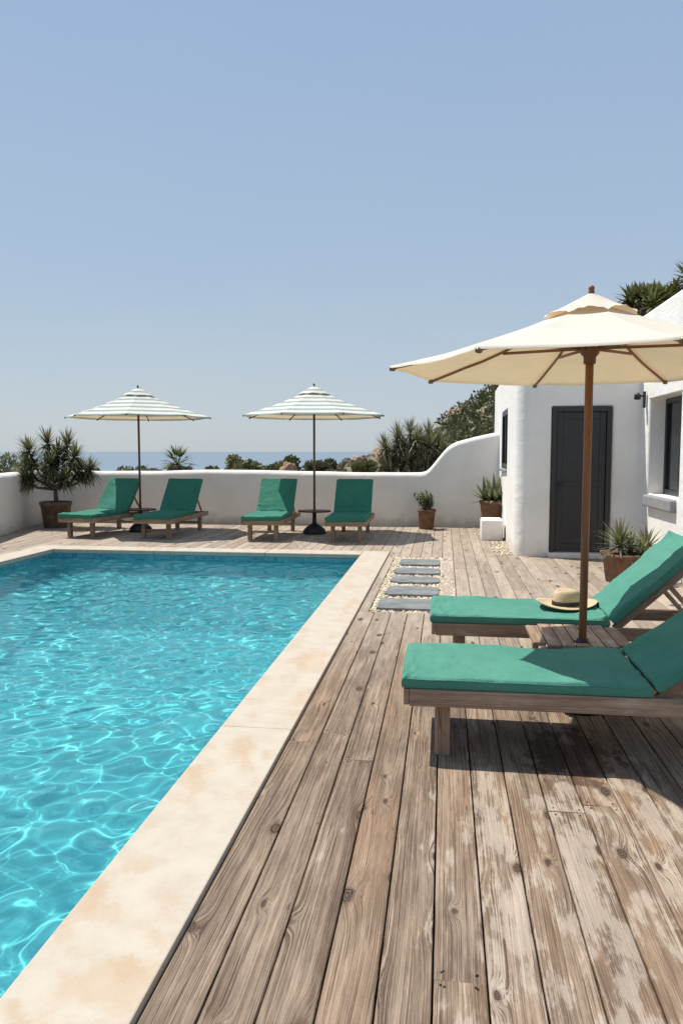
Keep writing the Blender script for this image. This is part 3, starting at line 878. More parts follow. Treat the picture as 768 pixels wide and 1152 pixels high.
# ------------------------------------------------------------------ sun loungers
def cushion_mesh(bm, L, Wd, T, seed, M, edge=.45, wr=.014, nx=64, ny=26):
    """box cushion lying from x=0..L, y=-W/2..W/2, z=0..T"""
    def spaced(n):
        u = np.linspace(0, 1, n)
        return .5 - .5 * np.sign(np.cos(PI * u)) * np.abs(np.cos(PI * u)) ** .62
    us = spaced(nx) * L; vs = (spaced(ny) - .5) * Wd
    r = T * edge
    def h(x, y):
        dx = min(x, L - x); dyy = Wd / 2 - abs(y)
        def f(d):
            if d >= r: return 1.0
            q = (r - d) / r
            return max(0.0, 1 - q ** 3.2) ** (1 / 3.2)
        return f(dx) * f(dyy)
    top = {}; bot = {}
    for i, x in enumerate(us):
        for j, y in enumerate(vs):
            k = h(x, y)
            p = Vector((x * 3.1 + seed, y * 3.1, seed * 1.7))
            big = noise.noise(p) * wr
            # creases fan out from the ends and run across
            cr = noise.noise(Vector((x * 9 + seed * 3 + 2.2 * noise.noise(p * .8), y * 2.6, seed))) * wr * .55
            endw = math.exp(-min(x, L - x) / .12)
            tuck = noise.noise(Vector((seed, y * 16, x * 2))) * wr * 1.1 * endw
            sag = -.012 * math.sin(PI * min(1, max(0, x / L))) * (1 - (2 * y / Wd) ** 2) * .6
            for (sx_, fr, am) in ((1.7, 5.0, .8), (5.1, 8.5, .6), (3.3, 12., .4)):
                w1 = noise.noise(Vector((x * fr + y * 2.5 * math.sin(seed + sx_), y * fr * .6 - x * 1.5, seed + sx_)))
                cr += (max(0.0, 1 - abs(w1) * 6) ** 2) * wr * am * (.35 + .65 * endw + .3 * (noise.noise(Vector((x * 2, y * 2, seed))) > 0))
            jit = noise.noise(Vector((x * 5, y * 5, seed + 5))) * .006
            edgex = jit if (i in (0, nx - 1)) else 0
            edgey = jit if (j in (0, ny - 1)) else 0
            zt = T * .5 + T * .5 * k + (big + cr + tuck + sag) * k
            zb = T * .5 - T * .5 * k
            if k < 1e-4:
                v = bm.verts.new(M @ Vector((x + edgex, y + edgey, T * .5 + jit))); top[i, j] = v; bot[i, j] = v
            else:
                top[i, j] = bm.verts.new(M @ Vector((x, y, zt))); bot[i, j] = bm.verts.new(M @ Vector((x, y, zb)))
    for i in range(nx - 1):
        for j in range(ny - 1):
            for d, fl in ((top, 0), (bot, 1)):
                q = [d[i, j], d[i + 1, j], d[i + 1, j + 1], d[i, j + 1]]
                if fl: q = q[::-1]
                try:
                    f = bm.faces.new(q); f.smooth = True
                except ValueError: pass

def piping(bm, L, Wd, T, M, z, seed):
    pts = []
    r = .03; x0, x1, w = .004, L - .004, Wd / 2 - .004
    for (cx, cy, a0) in ((x1 - r, w - r, 0), (x0 + r, w - r, 90), (x0 + r, -w + r, 180), (x1 - r, -w + r, 270)):
        for k in range(7):
            a = R(a0 + 15 * k); pts.append((cx + r * math.cos(a), cy + r * math.sin(a)))
        n = len(pts)
    full = []
    for i in range(len(pts)):
        a, b = pts[i], pts[(i + 1) % len(pts)]
        k = max(1, int(math.dist(a, b) / .05))
        for q in range(k): full.append((a[0] + (b[0] - a[0]) * q / k, a[1] + (b[1] - a[1]) * q / k))
    full.append(full[0])
    tube(bm, [M @ Vector((x, y, z + .004 * noise.noise(Vector((x * 7, y * 7, seed))))) for x, y in full], .0048, 6, cap=False)

SEAT = 1.16; BACKL = .72; LW = .68; ZF = .355; FULL = 1.92
def make_lounger(label, group, ang, wood, cush, seed, thick=.075):
    t = thing('sun_lounger', label, 'sun lounger', group=group)
    rail = .084
    # x from foot to head, local
    for s in (-1, 1):
        bm = bmesh.new(); y = s * (LW / 2 - .016)
        box(bm, 0.028, FULL, y - .016, y + .016, ZF - rail, ZF, .004); obj('side_rail', bm, wood, t)
    bm = bmesh.new(); box(bm, 0.0, .027, -LW / 2 + .004, LW / 2 - .004, ZF - rail + .004, ZF - .003, .004); obj('foot_rail', bm, wood, t)
    bm = bmesh.new(); box(bm, FULL - .03, FULL, -LW / 2 + .033, LW / 2 - .033, ZF - rail + .006, ZF - .006, .004); obj('head_rail', bm, wood, t)
    for xx in (.15, FULL - .22):
        for s in (-1, 1):
            bm = bmesh.new(); y = s * (LW / 2 - .115)
            box(bm, xx, xx + .075, y - .033, y + .033, 0, ZF - .012, .005); obj('leg', bm, wood, t)
        bm = bmesh.new(); box(bm, xx + .022, xx + .05, -LW / 2 + .15, LW / 2 - .15, .13, .165, .004); obj('stretcher', bm, wood, t)
    bm = bmesh.new()
    k = 0; x = .05
    while x < SEAT - .04:
        box(bm, x, x + .06, -LW / 2 + .034, LW / 2 - .034, ZF - .03, ZF - .008, .003); x += .078
    obj('seat_slats', bm, wood, t)
    # backrest
    MB = Matrix.Translation((SEAT + .012, 0, ZF + .004)) @ Matrix.Rotation(-ang, 4, 'Y')
    bm = bmesh.new()
    for s in (-1, 1):
        y = s * (LW / 2 - .055); box(bm, 0, BACKL, y - .016, y + .016, -.05, -.003, .004, M=MB)
    x = .02
    while x < BACKL - .05:
        box(bm, x, x + .055, -LW / 2 + .073, LW / 2 - .073, -.03, -.008, .003, M=MB); x += .075
    obj('backrest_frame', bm, wood, t)
    # prop
    top = MB @ Vector((BACKL * .62, 0, -.05)); 
    bm = bmesh.new()
    for s in (-1, 1):
        y = s * (LW / 2 - .09)
        d = Vector((FULL - .12 - top.x, 0, ZF - .03 - top.z)); Ld = d.length
        M = Matrix.Translation((top.x, y, top.z)) @ Matrix.Rotation(math.atan2(-d.z, d.x), 4, 'Y')
        box(bm, 0, Ld, -.012, .012, -.015, .015, .003, M=M)
    box(bm, FULL - .14, FULL - .11, -LW / 2 + .036, LW / 2 - .036, ZF - .05, ZF - .022, .003)
    obj('back_support', bm, wood, t)
    bm = bmesh.new()
    cushion_mesh(bm, SEAT + .005, LW - .01, thick, seed, Matrix.Translation((-.012, 0, ZF - .004)))
    cu = obj('seat_cushion', bm, cush, t)
    bm = bmesh.new(); piping(bm, SEAT + .005, LW - .01, thick, Matrix.Translation((-.012, 0, ZF - .004)), thick * .80, seed); obj('piping', bm, cush, cu)
    bm = bmesh.new()
    cushion_mesh(bm, BACKL + .03, LW - .01, thick, seed + 4.3, MB @ Matrix.Translation((.02, 0, 0)), nx=44)
    cu = obj('back_cushion', bm, cush, t)
    bm = bmesh.new(); piping(bm, BACKL + .03, LW - .01, thick, MB @ Matrix.Translation((.02, 0, 0)), thick * .80, seed + 2); obj('piping', bm, cush, cu)
    return t
gN = 'green loungers beside the big cream parasol'
gF = 'green loungers along the far wall'
l1 = make_lounger('green sun lounger nearest the camera, partly shaded by the cream parasol', gN, R(36), M_teak, M_cush, 1.3, .062)
l1.location = (-.185, 3.925, 0)
l2 = make_lounger('green sun lounger with a straw hat lying on its cushion', gN, R(43), M_teak, M_cush, 6.1, .062)
l2.location = (-.075, 5.365, 0)
lf = make_lounger('far green sun lounger next to the big potted yucca', gF, R(50), M_teak_far, M_cush_far, 3.7, .075)
def put(o, x, y, rz, lab):
    o.location = (x, y, 0); o.rotation_euler.z = R(90 + rz); o['label'] = lab
put(lf, -6.31, 12.25, -8, 'far green sun lounger next to the big potted yucca')
put(copy_tree(lf), -4.91, 12.22, -1.5, 'far green sun lounger just right of the left striped parasol pole')
lg = make_lounger('x', gF, R(51), M_teak_far, M_cush_far, 9.2, .075)
put(lg, -3.02, 12.22, 1, 'far green sun lounger with a half sunlit backrest, left of the right striped parasol pole')
put(copy_tree(lg), -1.60, 12.2, 1, 'far green sun lounger at the right end of the far row')

# ------------------------------------------------------------------ parasols
def make_parasol(label, group, r, zr, za, rot, polemat, canv, pr, hem, seed, striped=False):
    kb = 1.5 if striped else 1.0
    t = thing('parasol', label, 'parasol', group=group)
    rs = random.Random(seed)
    N = 8
    def tip(k): 
        a = R(rot) + 2 * PI * k / N; return Vector((r * math.cos(a), r * math.sin(a), zr))
    # pole
    bm = bmesh.new(); tube(bm, [(0, 0, .05), (0, 0, za * .5), (0, 0, za + .02)], pr, 14); obj('pole', bm, polemat, t)
    # base
    bm = bmesh.new(); lathe(bm, [(.135 * kb, 0), (.14 * kb, .02), (.132 * kb, .05 * kb), (.09 * kb, .09 * kb), (.05, .125 * kb), (.040, .20), (.032, .412), (.026, .418)], 32)
    b = obj('base', bm, M_base, t)
    # canopy
    def surf(tt, k, s):
        a = tip(k); b = tip(k + 1)
        e = a.lerp(b, s)
        p = Vector((0, 0, za)).lerp(e, tt)
        sag = .055 * tt * math.sin(PI * s) * r / 1.2 * .45
        p.z += -.035 * math.sin(PI * tt) - 0
        c = Vector((0, 0, p.z))
        p = c + (p - c) * (1 - .035 * math.sin(PI * s) * tt)
        p.z += -sag * .35 + .006 * noise.noise(Vector((p.x * 5 + seed, p.y * 5, 1)))
        return p
    bm = bmesh.new(); ua, ub = uvs(bm)
    nt, ns = 20, 10
    ringp = {}
    for i in range(nt + 1):
        tt = .07 + .93 * i / nt
        for k in range(N):
            for j in range(ns):
                ringp[i, k * ns + j] = bm.verts.new(surf(tt, k, j / ns))
    # hem
    for k in range(N):
        for j in range(ns):
            p = ringp[nt, k * ns + j].co.copy(); d = Vector((p.x, p.y, 0)).normalized()
            w = hem * (1 + .25 * noise.noise(Vector((k * 3 + j * .6, seed, 0))))
            ringp[nt + 1, k * ns + j] = bm.verts.new(p + Vector((d.x * .004, d.y * .004, -w)))
    T = N * ns
    for i in range(nt + 1):
        for q in range(T):
            f = bm.faces.new((ringp[i, q], ringp[i + 1, q], ringp[i + 1, (q + 1) % T], ringp[i, (q + 1) % T])); f.smooth = True
            for l in f.loops:
                rr = math.hypot(l.vert.co.x, l.vert.co.y)
                l[ua].uv = (0, (za - l.vert.co.z) / (za - zr)); l[ub].uv = (0, 0)
    # keep rib creases
    for i in range(nt):
        for k in range(N):
            e = bm.edges.get((ringp[i, k * ns], ringp[i + 1, k * ns]))
            if e: e.smooth = False
    canopy = obj('canopy', bm, canv, t)
    # vent cap
    bm = bmesh.new(); ua, ub = uvs(bm)
    rows = []; tc = .235
    for i in range(7):
        tt = .02 + .98 * i / 6
        row = []
        for k in range(N):
            for j in range(8):
                s = j / 8
                p = surf(tc * tt, k, s)
                p.z += .030 + .016 * (1 - tt) - .016 * tt * tt * (1 - math.sin(PI * s)) + .010 * tt ** 2 * (math.sin(PI * s)) + .006 * rs.uniform(-1, 1) * (i == 6)
                row.append(bm.verts.new(p))
        rows.append(row)
    T = N * 8
    for i in range(6):
        for q in range(T):
            f = bm.faces.new((rows[i][q], rows[i + 1][q], rows[i + 1][(q + 1) % T], rows[i][(q + 1) % T])); f.smooth = True
            for l in f.loops: l[ua].uv = (0, (za - l.vert.co.z) / (za - zr)); l[ub].uv = (0, 0)
    obj('vent_cap', bm, canv, canopy)
    # finial
    bm = bmesh.new(); lathe(bm, [(.015, za + .03), (.018, za + .05), (.014, za + .056), (.018, za + .066), (.013, za + .08), (.0, za + .085)], 16); obj('finial', bm, polemat if not striped else M_black, t)
    # ribs + struts
    hubz = zr + (za - zr) * .28
    rw = .009 if not striped else .010
    for k in range(N):
        bm = bmesh.new()
        a = Vector((0.035 * math.cos(R(rot) + 2 * PI * k / N), .035 * math.sin(R(rot) + 2 * PI * k / N), za - .045))
        pts = [surf(.04 + .95 * i / 8, k, 0) + Vector((0, 0, -.016)) for i in range(9)]
        tube(bm, pts, rw, 6)
        rib = obj('rib', bm, polemat, t)
        bm = bmesh.new(); lathe(bm, [(.004, -.018), (.014, -.012), (.014, .012), (.004, .018)], 8, M=Matrix.Translation(tip(k) + Vector((0, 0, -.016)) - Vector((math.cos(R(rot) + 2 * PI * k / N), math.sin(R(rot) + 2 * PI * k / N), 0)) * .01) @ Matrix.Rotation(R(rot) + 2 * PI * k / N, 4, 'Z') @ Matrix.Rotation(PI / 2, 4, 'Y'))
        obj('rib_tip', bm, M_brass if not striped else M_base, rib)
        bm = bmesh.new()
        p1 = surf(.5, k, 0) + Vector((0, 0, -.026)); d = Vector((p1.x, p1.y, 0)).normalized()
        p0 = Vector((d.x * (pr + .018), d.y * (pr + .018), hubz))
        tube(bm, [p0, p1], rw * 1.05, 6); obj('strut', bm, polemat, t)
    bm = bmesh.new(); lathe(bm, [(pr + .004, hubz - .09), (pr + .012, hubz - .085), (pr + .012, hubz - .05), (pr + .03, hubz - .03), (pr + .034, hubz + .02), (pr + .004, hubz + .03)], 16); obj('runner_hub', bm, polemat, t)
    return t
pN = make_parasol('large plain cream parasol standing between the two nearest loungers', None, 1.125, 1.98, 2.345, 9, M_pole, M_canvas, .0225, .012, 2)
pN.location = (.805, 4.475, 0)
gS = 'striped parasols by the far wall'
pS = make_parasol('left striped parasol, beside the potted yucca', gS, 1.33, 2.14, 2.645, 14, M_pole_dark, M_stripe, .021, .014, 5, True)
pS.location = (-5.66, 13.55, 0)
pS2 = copy_tree(pS); pS2.location = (-2.35, 13.6, 0); pS2.rotation_euler.z = R(17); pS2['label'] = 'right striped parasol, in the middle of the far wall'

# ------------------------------------------------------------------ side tables
tb = thing('side_table', 'weathered slatted side table under the cream parasol', 'table', (.80, 4.645, 0))
bm = bmesh.new(); n = 7; wt_ = .56; 
for i in range(n):
    x = -wt_ / 2 + i * wt_ / n
    y0, y1 = -.27, .27
    if i in (0, n - 1): y0, y1 = -.22, .22
    if abs(x + wt_ / n / 2 - .025) < .05:
        box(bm, x, x + wt_ / n - .006, y0, -.17 - .036, .375, .397, .004); box(bm, x, x + wt_ / n - .006, -.17 + .036, y1, .375, .397, .004)
    else:
        box(bm, x, x + wt_ / n - .006, y0, y1, .375, .397, .004)
obj('table_top', bm, M_teak, tb)
bm = bmesh.new()
bm.free()
for y in (-.255, .16):
    bm = bmesh.new(); box(bm, -.25, .25, y, y + .04, .345, .374, .004); obj('cross_bar', bm, M_teak, tb)
for sx in (-1, 1):
    for sy in (-1, 1):
        bm = bmesh.new(); x = sx * .22; y = sy * .185 - .005
        box(bm, x - .02, x + .02, y - .02, y + .02, 0, .344, .004); obj('leg', bm, M_teak, tb)
def tray(loc, lab):
    t = thing('parasol_table', lab, 'table', loc, group='small dark tables on the striped parasol poles')
    bm = bmesh.new()
    seg = 36; rings = []
    for (r, z) in ((.024, .40), (.30, .40), (.305, .41), (.305, .42), (.30, .428), (.024, .428)):
        rings.append([bm.verts.new((r * math.cos(2 * PI * k / seg), r * math.sin(2 * PI * k / seg) * .8, z)) for k in range(seg)])
    for a, b in zip(rings, rings[1:] + rings[:1]):
        for k in range(seg): bm.faces.new((a[k], a[(k + 1) % seg], b[(k + 1) % seg], b[k]))
    obj('table_top', bm, M_pole_dark, t)
    bm = bmesh.new(); lathe(bm, [(.023, .33), (.034, .335), (.04, .398), (.023, .399)], 16); obj('collar', bm, M_black, t)
    return t
tray((-5.60 + .0 - .06, 13.55, 0), 'small dark round table fixed on the left striped parasol pole')
tray((-2.35, 13.6, 0), 'small dark round table fixed on the right striped parasol pole')

# ------------------------------------------------------------------ straw hat
ht = thing('straw_hat', 'straw hat with a black band lying on the second lounger', 'hat', (.86, 5.42, .412), R(20))
bm = bmesh.new()
seg = 48; rings = []
for (r, z) in ((.085, .012), (.10, .008), (.13, .006), (.16, .010), (.185, .020), (.198, .030), (.199, .033), (.185, .024), (.16, .014), (.13, .010), (.10, .012), (.085, .016)):
    rings.append([bm.verts.new((1.08 * r * math.cos(2 * PI * k / seg), r * .96 * math.sin(2 * PI * k / seg), z + .016 * (r / .2) ** 3 * math.cos(4 * PI * k / seg + .6))) for k in range(seg)])
for a, b in zip(rings[:-1], rings[1:]):
    for k in range(seg):
        f = bm.faces.new((a[k], a[(k + 1) % seg], b[(k + 1) % seg], b[k])); f.smooth = True
obj('brim', bm, M_straw, ht)
bm = bmesh.new()
rings = []
for (r, z) in ((.092, .008), (.090, .03), (.086, .07), (.080, .10), (.070, .118), (.055, .122), (.03, .112), (.0001, .108)):
    ring = []
    for k in range(seg):
        a = 2 * PI * k / seg
        dent = -.014 * math.exp(-((math.sin(a) * r) / .02) ** 2) * (z > .1)
        ring.append(bm.verts.new((1.1 * r * math.cos(a), .94 * r * math.sin(a), z + dent)))
    rings.append(ring)
for a, b in zip(rings[:-1], rings[1:]):
    for k in range(seg):
        f = bm.faces.new((a[k], a[(k + 1) % seg], b[(k + 1) % seg], b[k])); f.smooth = True
obj('crown', bm, M_straw, ht)
bm = bmesh.new()
rings = []
for (r, z) in ((.0935, .014), (.0955, .015), (.0935, .042), (.0905, .043)):
    rings.append([bm.verts.new((1.1 * r * math.cos(2 * PI * k / seg), .94 * r * math.sin(2 * PI * k / seg), z)) for k in range(seg)])
for a, b in zip(rings[:-1], rings[1:]):
    for k in range(seg):
        f = bm.faces.new((a[k], a[(k + 1) % seg], b[(k + 1) % seg], b[k])); f.smooth = True
obj('hat_band', bm, M_straw_band, ht)

# ------------------------------------------------------------------ plants
def leaf(bm, base, d, L, wid, droop, r, seg=4, fold=.25, up=None):
    ua, ub = bm.loops.layers.uv['UVMap'], bm.loops.layers.uv['Rnd']
    d = d.normalized()
    side = d.cross(Vector((0, 0, 1)))
    if side.length < .05: side = Vector((math.cos(r * 50), math.sin(r * 50), 0))
    side.normalize()
    prev = None; p = base.copy(); dirv = d.copy()
    for i in range(seg + 1):
        t = i / seg
        w = wid * (min(1, .55 + t * 1.6) if t < .3 else (1 - ((t - .3) / .7) ** 1.6)) * .5
        nrm = side.cross(dirv)
        a = bm.verts.new(p - side * w + nrm * w * fold); b = bm.verts.new(p + side * w + nrm * w * fold) if i < seg else a
        if prev:
            q = (prev[0], prev[1], b, a) if b is not a else (prev[0], prev[1], a)
            f = bm.faces.new(q)
            for l in f.loops: l[ua].uv = (0, t); l[ub].uv = (r, r)
        prev = (a, b)
        dirv = (dirv + Vector((0, 0, -droop / seg))).normalized()
        p = p + dirv * (L / seg)

def rosette(bm, c, axis, n, L, wid, rs, lo=.1, hi=1.35, droop=.3, seg=4):
    axis = axis.normalized()
    q = Vector((0, 0, 1)).rotation_difference(axis)
    for i in range(n):
        el = lo + (hi - lo) * (i + rs.random()) / n     # 0 = sideways, pi/2 = along the axis
        az = i * 2.399 + rs.uniform(-.3, .3)
        d = q @ Vector((math.cos(el) * math.cos(az), math.cos(el) * math.sin(az), math.sin(el)))
        leaf(bm, c + axis * (.04 * L * i / n), d, L * rs.uniform(.75, 1.1), wid, droop * rs.uniform(.4, 1.4) * math.cos(el), rs.random(), seg)

def new_leaf_bm():
    bm = bmesh.new(); uvs(bm); return bm

def pot(t, prof, mat, soilr, soilz, sq=None):
    bm = bmesh.new(); lathe(bm, prof, 40, sq); o = obj('pot', bm, mat, t)
    bm = bmesh.new(); lathe(bm, [(soilr, soilz - .01), (soilr * .6, soilz + .012), (0.0, soilz + .02)], 24, sq); obj('soil', bm, M_soil, t)

def yucca_shrub(t, rs, z0, heads, mat, spread, h, n, L, wid, trunk_r, seg=4):
    """branching trunk with rosettes"""
    bt = bmesh.new(); bl = new_leaf_bm()
    fork = Vector((0, 0, z0 + h * .25))
    tube(bt, [(0, 0, z0 - .08), (0.01, 0, z0 + .1 * h), fork], [trunk_r, trunk_r * .9, trunk_r * .8], 8)
    for i, (ax, ay, az) in enumerate(heads):
        e = Vector((ax * spread, ay * spread, z0 + az * h))
        mid = fork.lerp(e, .5) + Vector((ax * spread * .12, ay * spread * .12, -.05 * h))
        tube(bt, [fork, mid, e], [trunk_r * .65, trunk_r * .5, trunk_r * .45], 7)
        axis = (e - mid).normalized() + Vector((0, 0, .25))
        for q_, (f_, m_) in enumerate(((1.0, 1.0), (.72, .6), (.45, .45))):
            rosette(bl, mid.lerp(e, f_), axis, int(n * m_), L * (1 - .12 * q_), wid, rs, -.6 if q_ == 0 else -.5, 1.4 if q_ == 0 else .7, .35, seg)
    obj('trunk', bt, M_bark, t); obj('leaves', bl, mat, t)

rs = random.Random(11)
# big potted yucca, left
t = thing('potted_yucca', 'big dark green yucca in a round brown pot at the wall corner', 'potted plant', (-7.62, 14.05, 0))
pot(t, [(.22, 0), (.235, .01), (.29, .44), (.305, .445), (.31, .51), (.29, .515), (.275, .46), (.27, .44)], M_pot_brown, .272, .46)
heads = [(-.95, .1, .66), (-.62, -.3, .88), (-.25, .3, .62), (-.12, -.15, 1.0), (.3, .2, .97), (.1, -.4, .66), (.66, -.1, .78), (.95, .25, .55), (.55, .4, .55), (-.55, .45, .5), (-.7, -.35, .42), (.5, -.35, .42), (.05, .1, .8)]
yucca_shrub(t, rs, .45, heads, M_yucca, .68, 1.2, 85, .38, .032, .05)
# small succulent pot
t = thing('potted_succulent', 'small leafy succulent in a terracotta pot before the wall curve', 'potted plant', (-.335, 14.72, 0))
pot(t, [(.125, 0), (.135, .01), (.165, .33), (.178, .335), (.18, .385), (.165, .388), (.155, .36)], M_pot_terra, .156, .362)
bl = new_leaf_bm(); bs = bmesh.new()
for i in range(26):
    a = rs.uniform(0, 6.28); rr = rs.uniform(0, .12); tilt = rs.uniform(.1, .75)
    d = Vector((math.cos(a) * tilt, math.sin(a) * tilt, 1)).normalized()
    b = Vector((math.cos(a) * rr, math.sin(a) * rr, .36)); e = b + d * rs.uniform(.14, .33)
    tube(bs, [b, e], .006, 5)
    for k in range(3): rosette(bl, b.lerp(e, .4 + .3 * k), d, 10, .095, .04, rs, -.2, 1.3, .1, 2)
obj('stems', bs, M_bark, t); obj('leaves', bl, M_succ, t)
# agave behind the block
t = thing('potted_agave', 'broad leaved agave in a terracotta pot behind the white block', 'potted plant', (.93, 14.35, 0))
pot(t, [(.19, 0), (.2, .01), (.265, .53), (.28, .535), (.285, .59), (.265, .592), (.25, .56)], M_pot_terra, .252, .56)
bl = new_leaf_bm()
for (x, y, n, L) in ((0, 0, 28, .56), (-.16, .02, 18, .46), (.14, .02, 18, .46), (.02, -.12, 12, .4)):
    rosette(bl, Vector((x, y, .57)), Vector((x * 2, y * 2, 1)), n, L, .085, rs, .0, 1.4, .25, 5)
obj('leaves', bl, M_agave, t)
# yucca pot by the door
t = thing('potted_yucca', 'pale spiky yuccas in a square clay pot near the door', 'potted plant', (2.12, 8.95, 0), R(12))
pot(t, [(.22, 0), (.23, .01), (.265, .30), (.285, .305), (.29, .345), (.27, .348), (.255, .32)], M_pot_terra, .256, .322, 5)
bl = new_leaf_bm()
for (x, y, z, n, L) in ((-.13, 0, .42, 85, .36), (.2, .03, .38, 65, .30), (.04, .1, .36, 50, .28), (.06, -.12, .34, 40, .22)):
    rosette(bl, Vector((x, y, z)), Vector((x * .8, y, 1)), n, L, .027, rs, -.35, 1.42, .25, 4)
bs = bmesh.new()
for (x, y, z) in ((-.13, 0, .42), (.2, .03, .38), (.04, .1, .36)): tube(bs, [(x * .8, y * .8, .28), (x, y, z + .02)], [.035, .028], 8)
obj('trunk', bs, M_bark, t); obj('leaves', bl, M_yucca_pale, t)

# ------------------------------------------------------------------ vegetation beyond the wall
def leafball(bl, c, rad, n, size, rs):
    ua, ub = bl.loops.layers.uv['UVMap'], bl.loops.layers.uv['Rnd']
    shade = rs.random()
    for _ in range(n):
        u = Vector((rs.gauss(0, 1), rs.gauss(0, 1), rs.gauss(0, 1))).normalized() * (rs.random() ** .33)
        p = Vector((c.x + u.x * rad.x, c.y + u.y * rad.y, c.z + u.z * rad.z))
        d = (u + Vector((rs.gauss(0, .6), rs.gauss(0, .6), rs.gauss(.2, .6)))).normalized()
        s = size * rs.uniform(.6, 1.3)
        side = d.cross(Vector((rs.gauss(0, 1), rs.gauss(0, 1), rs.gauss(0, 1)))).normalized()
        v = [bl.verts.new(q) for q in (p - d * s * .5, p + side * s * .26, p + d * s * .5, p - side * s * .26)]
        f = bl.faces.new(v)
        r = min(1, max(0, shade * .6 + rs.random() * .4))
        for l in f.loops: l[ua].uv = (0, 0); l[ub].uv = (r, r)

def bush(label, x, y, top, w, mat, cat='bush', name='bush', n=14, leafn=320, size=.14, grp=None, seed=0):
    rs = random.Random(seed)
    zb = height(x, y) - .05
    t = thing(name, label, cat, (x, y, zb), group=grp)
    H = top - zb
    bs = bmesh.new(); bl = new_leaf_bm()
    for i in range(n):
        a = rs.uniform(0, 6.28); rr = (rs.random() ** .5) * w * .42
        zz = H * rs.uniform(.45, .92) * (1 - .35 * (rr / (w * .5)) ** 2)
        c = Vector((rr * math.cos(a), rr * math.sin(a), zz))
        k = rs.uniform(.6, 1.2)
        leafball(bl, c, Vector((w * .2 * k, w * .2 * k, H * .11 * k + .06)), leafn, size, rs)
        tube(bs, [(0, 0, 0), c * .5 + Vector((0, 0, .1 * H)), c], [.05, .035, .015], 5)
    obj('trunk', bs, M_bark, t); obj('crown', bl, mat, t)
    return t
gB = 'bushes just beyond the garden wall'
def pxw(px, Y): return (px - 500) * Y / 850.0       # only used while laying the bushes out along the wall
bush('round dark bush beyond the wall, left of the light palm', -10.0, 24, 1.52, 1.7, M_bush, seed=1, grp=gB)
bush('wide olive bush beyond the wall between the two striped parasols', -6.45, 24, 1.62, 1.9, M_bush, seed=2, grp=gB)
bush('bright green bush beyond the wall next to the orange boulder', -5.0, 24, 1.42, 1.5, M_palm_light, seed=3, grp=gB, leafn=300)
bush('low dark scrub bush beyond the wall under the left striped parasol', -7.9, 25, 1.15, 1.7, M_scrub_d, seed=4, grp=gB, n=9)
bush('dry olive bush beyond the wall behind the potted yucca', -13.6, 23, 1.25, 2.2, M_scrub, seed=5, grp=gB)
bush('tall dark bush beyond the wall at the left edge of the view', -15.2, 24, 1.6, 2.0, M_bush, seed=6, grp=gB)
bush('small grey scrub bush right of the right striped parasol pole', -3.95, 25, 1.2, 1.2, M_scrub, seed=7, grp=gB, n=9)
bush('small dark bush beyond the wall right of the potted yucca', -11.6, 24.5, 1.12, .8, M_scrub_d, seed=17, grp=gB, n=7)
for i_, (bx, by, top, w_, m_, lab) in enumerate([(-3.3, 23, 1.16, 1.3, M_scrub, 'pale low shrub on the slope left of the rocks beyond the wall'), (-2.55, 24, 1.25, 1.1, M_palm_light, 'small green shrub among the rocks left of the large yucca'),
        (-9.2, 26, 1.2, 1.5, M_scrub, 'pale scrub bush beyond the wall behind the left striped parasol pole'), (-12.4, 22, 1.28, 1.5, M_palm_light, 'greenish bush beyond the wall just right of the potted yucca trunk'),
        (-5.75, 25.5, 1.22, 1.5, M_palm_light, 'low green bush beyond the wall between the olive bush and the orange boulder'), (-7.3, 26, 1.2, 1.6, M_bush, 'low dark bush beyond the wall left of the wide olive bush'), (-8.9, 24.6, 1.25, 1.0, M_bush, 'small bush beyond the wall touching the light fan palm on its left'), (-13.0, 25, 1.42, 1.7, M_palm_light, 'light olive bush showing above the wall left of the potted yucca'), (-9.7, 22.5, 1.18, 1.4, M_palm_light, 'bright low bush just beyond the wall right of the potted yucca'), (-4.4, 26, 1.28, 1.3, M_scrub, 'pale dry shrub beyond the wall just right of the orange boulder'), (-10.9, 26, 1.25, 1.7, M_scrub, 'dry low bush far beyond the wall between the potted yucca and the left parasol')]):
    bush(lab, bx, by, top, w_, m_, seed=40 + i_, grp=gB, n=10)
# fan palms
def fan_palm(label, x, y, top, spread, mat, seed, nf=26, name='palm_tree', grp=None, L=.9):
    rs = random.Random(seed)
    zb = height(x, y) - .05
    t = thing(name, label, 'palm tree', (x, y, zb), group=grp)
    H = top - zb
    cz = H - L * .75
    bs = bmesh.new(); tube(bs, [(0, 0, 0), (.03, 0, cz * .5), (0, 0, cz)], [.14, .11, .12], 10); obj('trunk', bs, M_bark, t)
    bl = new_leaf_bm()
    for i in range(nf):
        el = -.5 + 1.9 * (i + rs.random()) / nf; az = i * 2.399
        d = Vector((math.cos(el) * math.cos(az), math.cos(el) * math.sin(az), math.sin(el)))
        p = Vector((0, 0, cz)); c = p + d * L * .45
        tube(bl, [p, c], .01, 4)
        side = d.cross(Vector((0, 0, 1))).normalized() if abs(d.z) < .98 else Vector((1, 0, 0))
        r = rs.random()
        for k in range(13):
            a = (k - 6) / 6 * 1.15
            ld = (d * math.cos(a) + side * math.sin(a)).normalized()
            leaf(bl, c, ld, L * .6 * (1 - .25 * abs(a)), .05 * L, .5, r * .7 + rs.random() * .3, 3)
    obj('crown', bl, mat, t)
fan_palm('light green fan palm just beyond the wall right of the left striped parasol', -8.35, 23, 1.62, 1, M_palm_light, 3, L=.72)

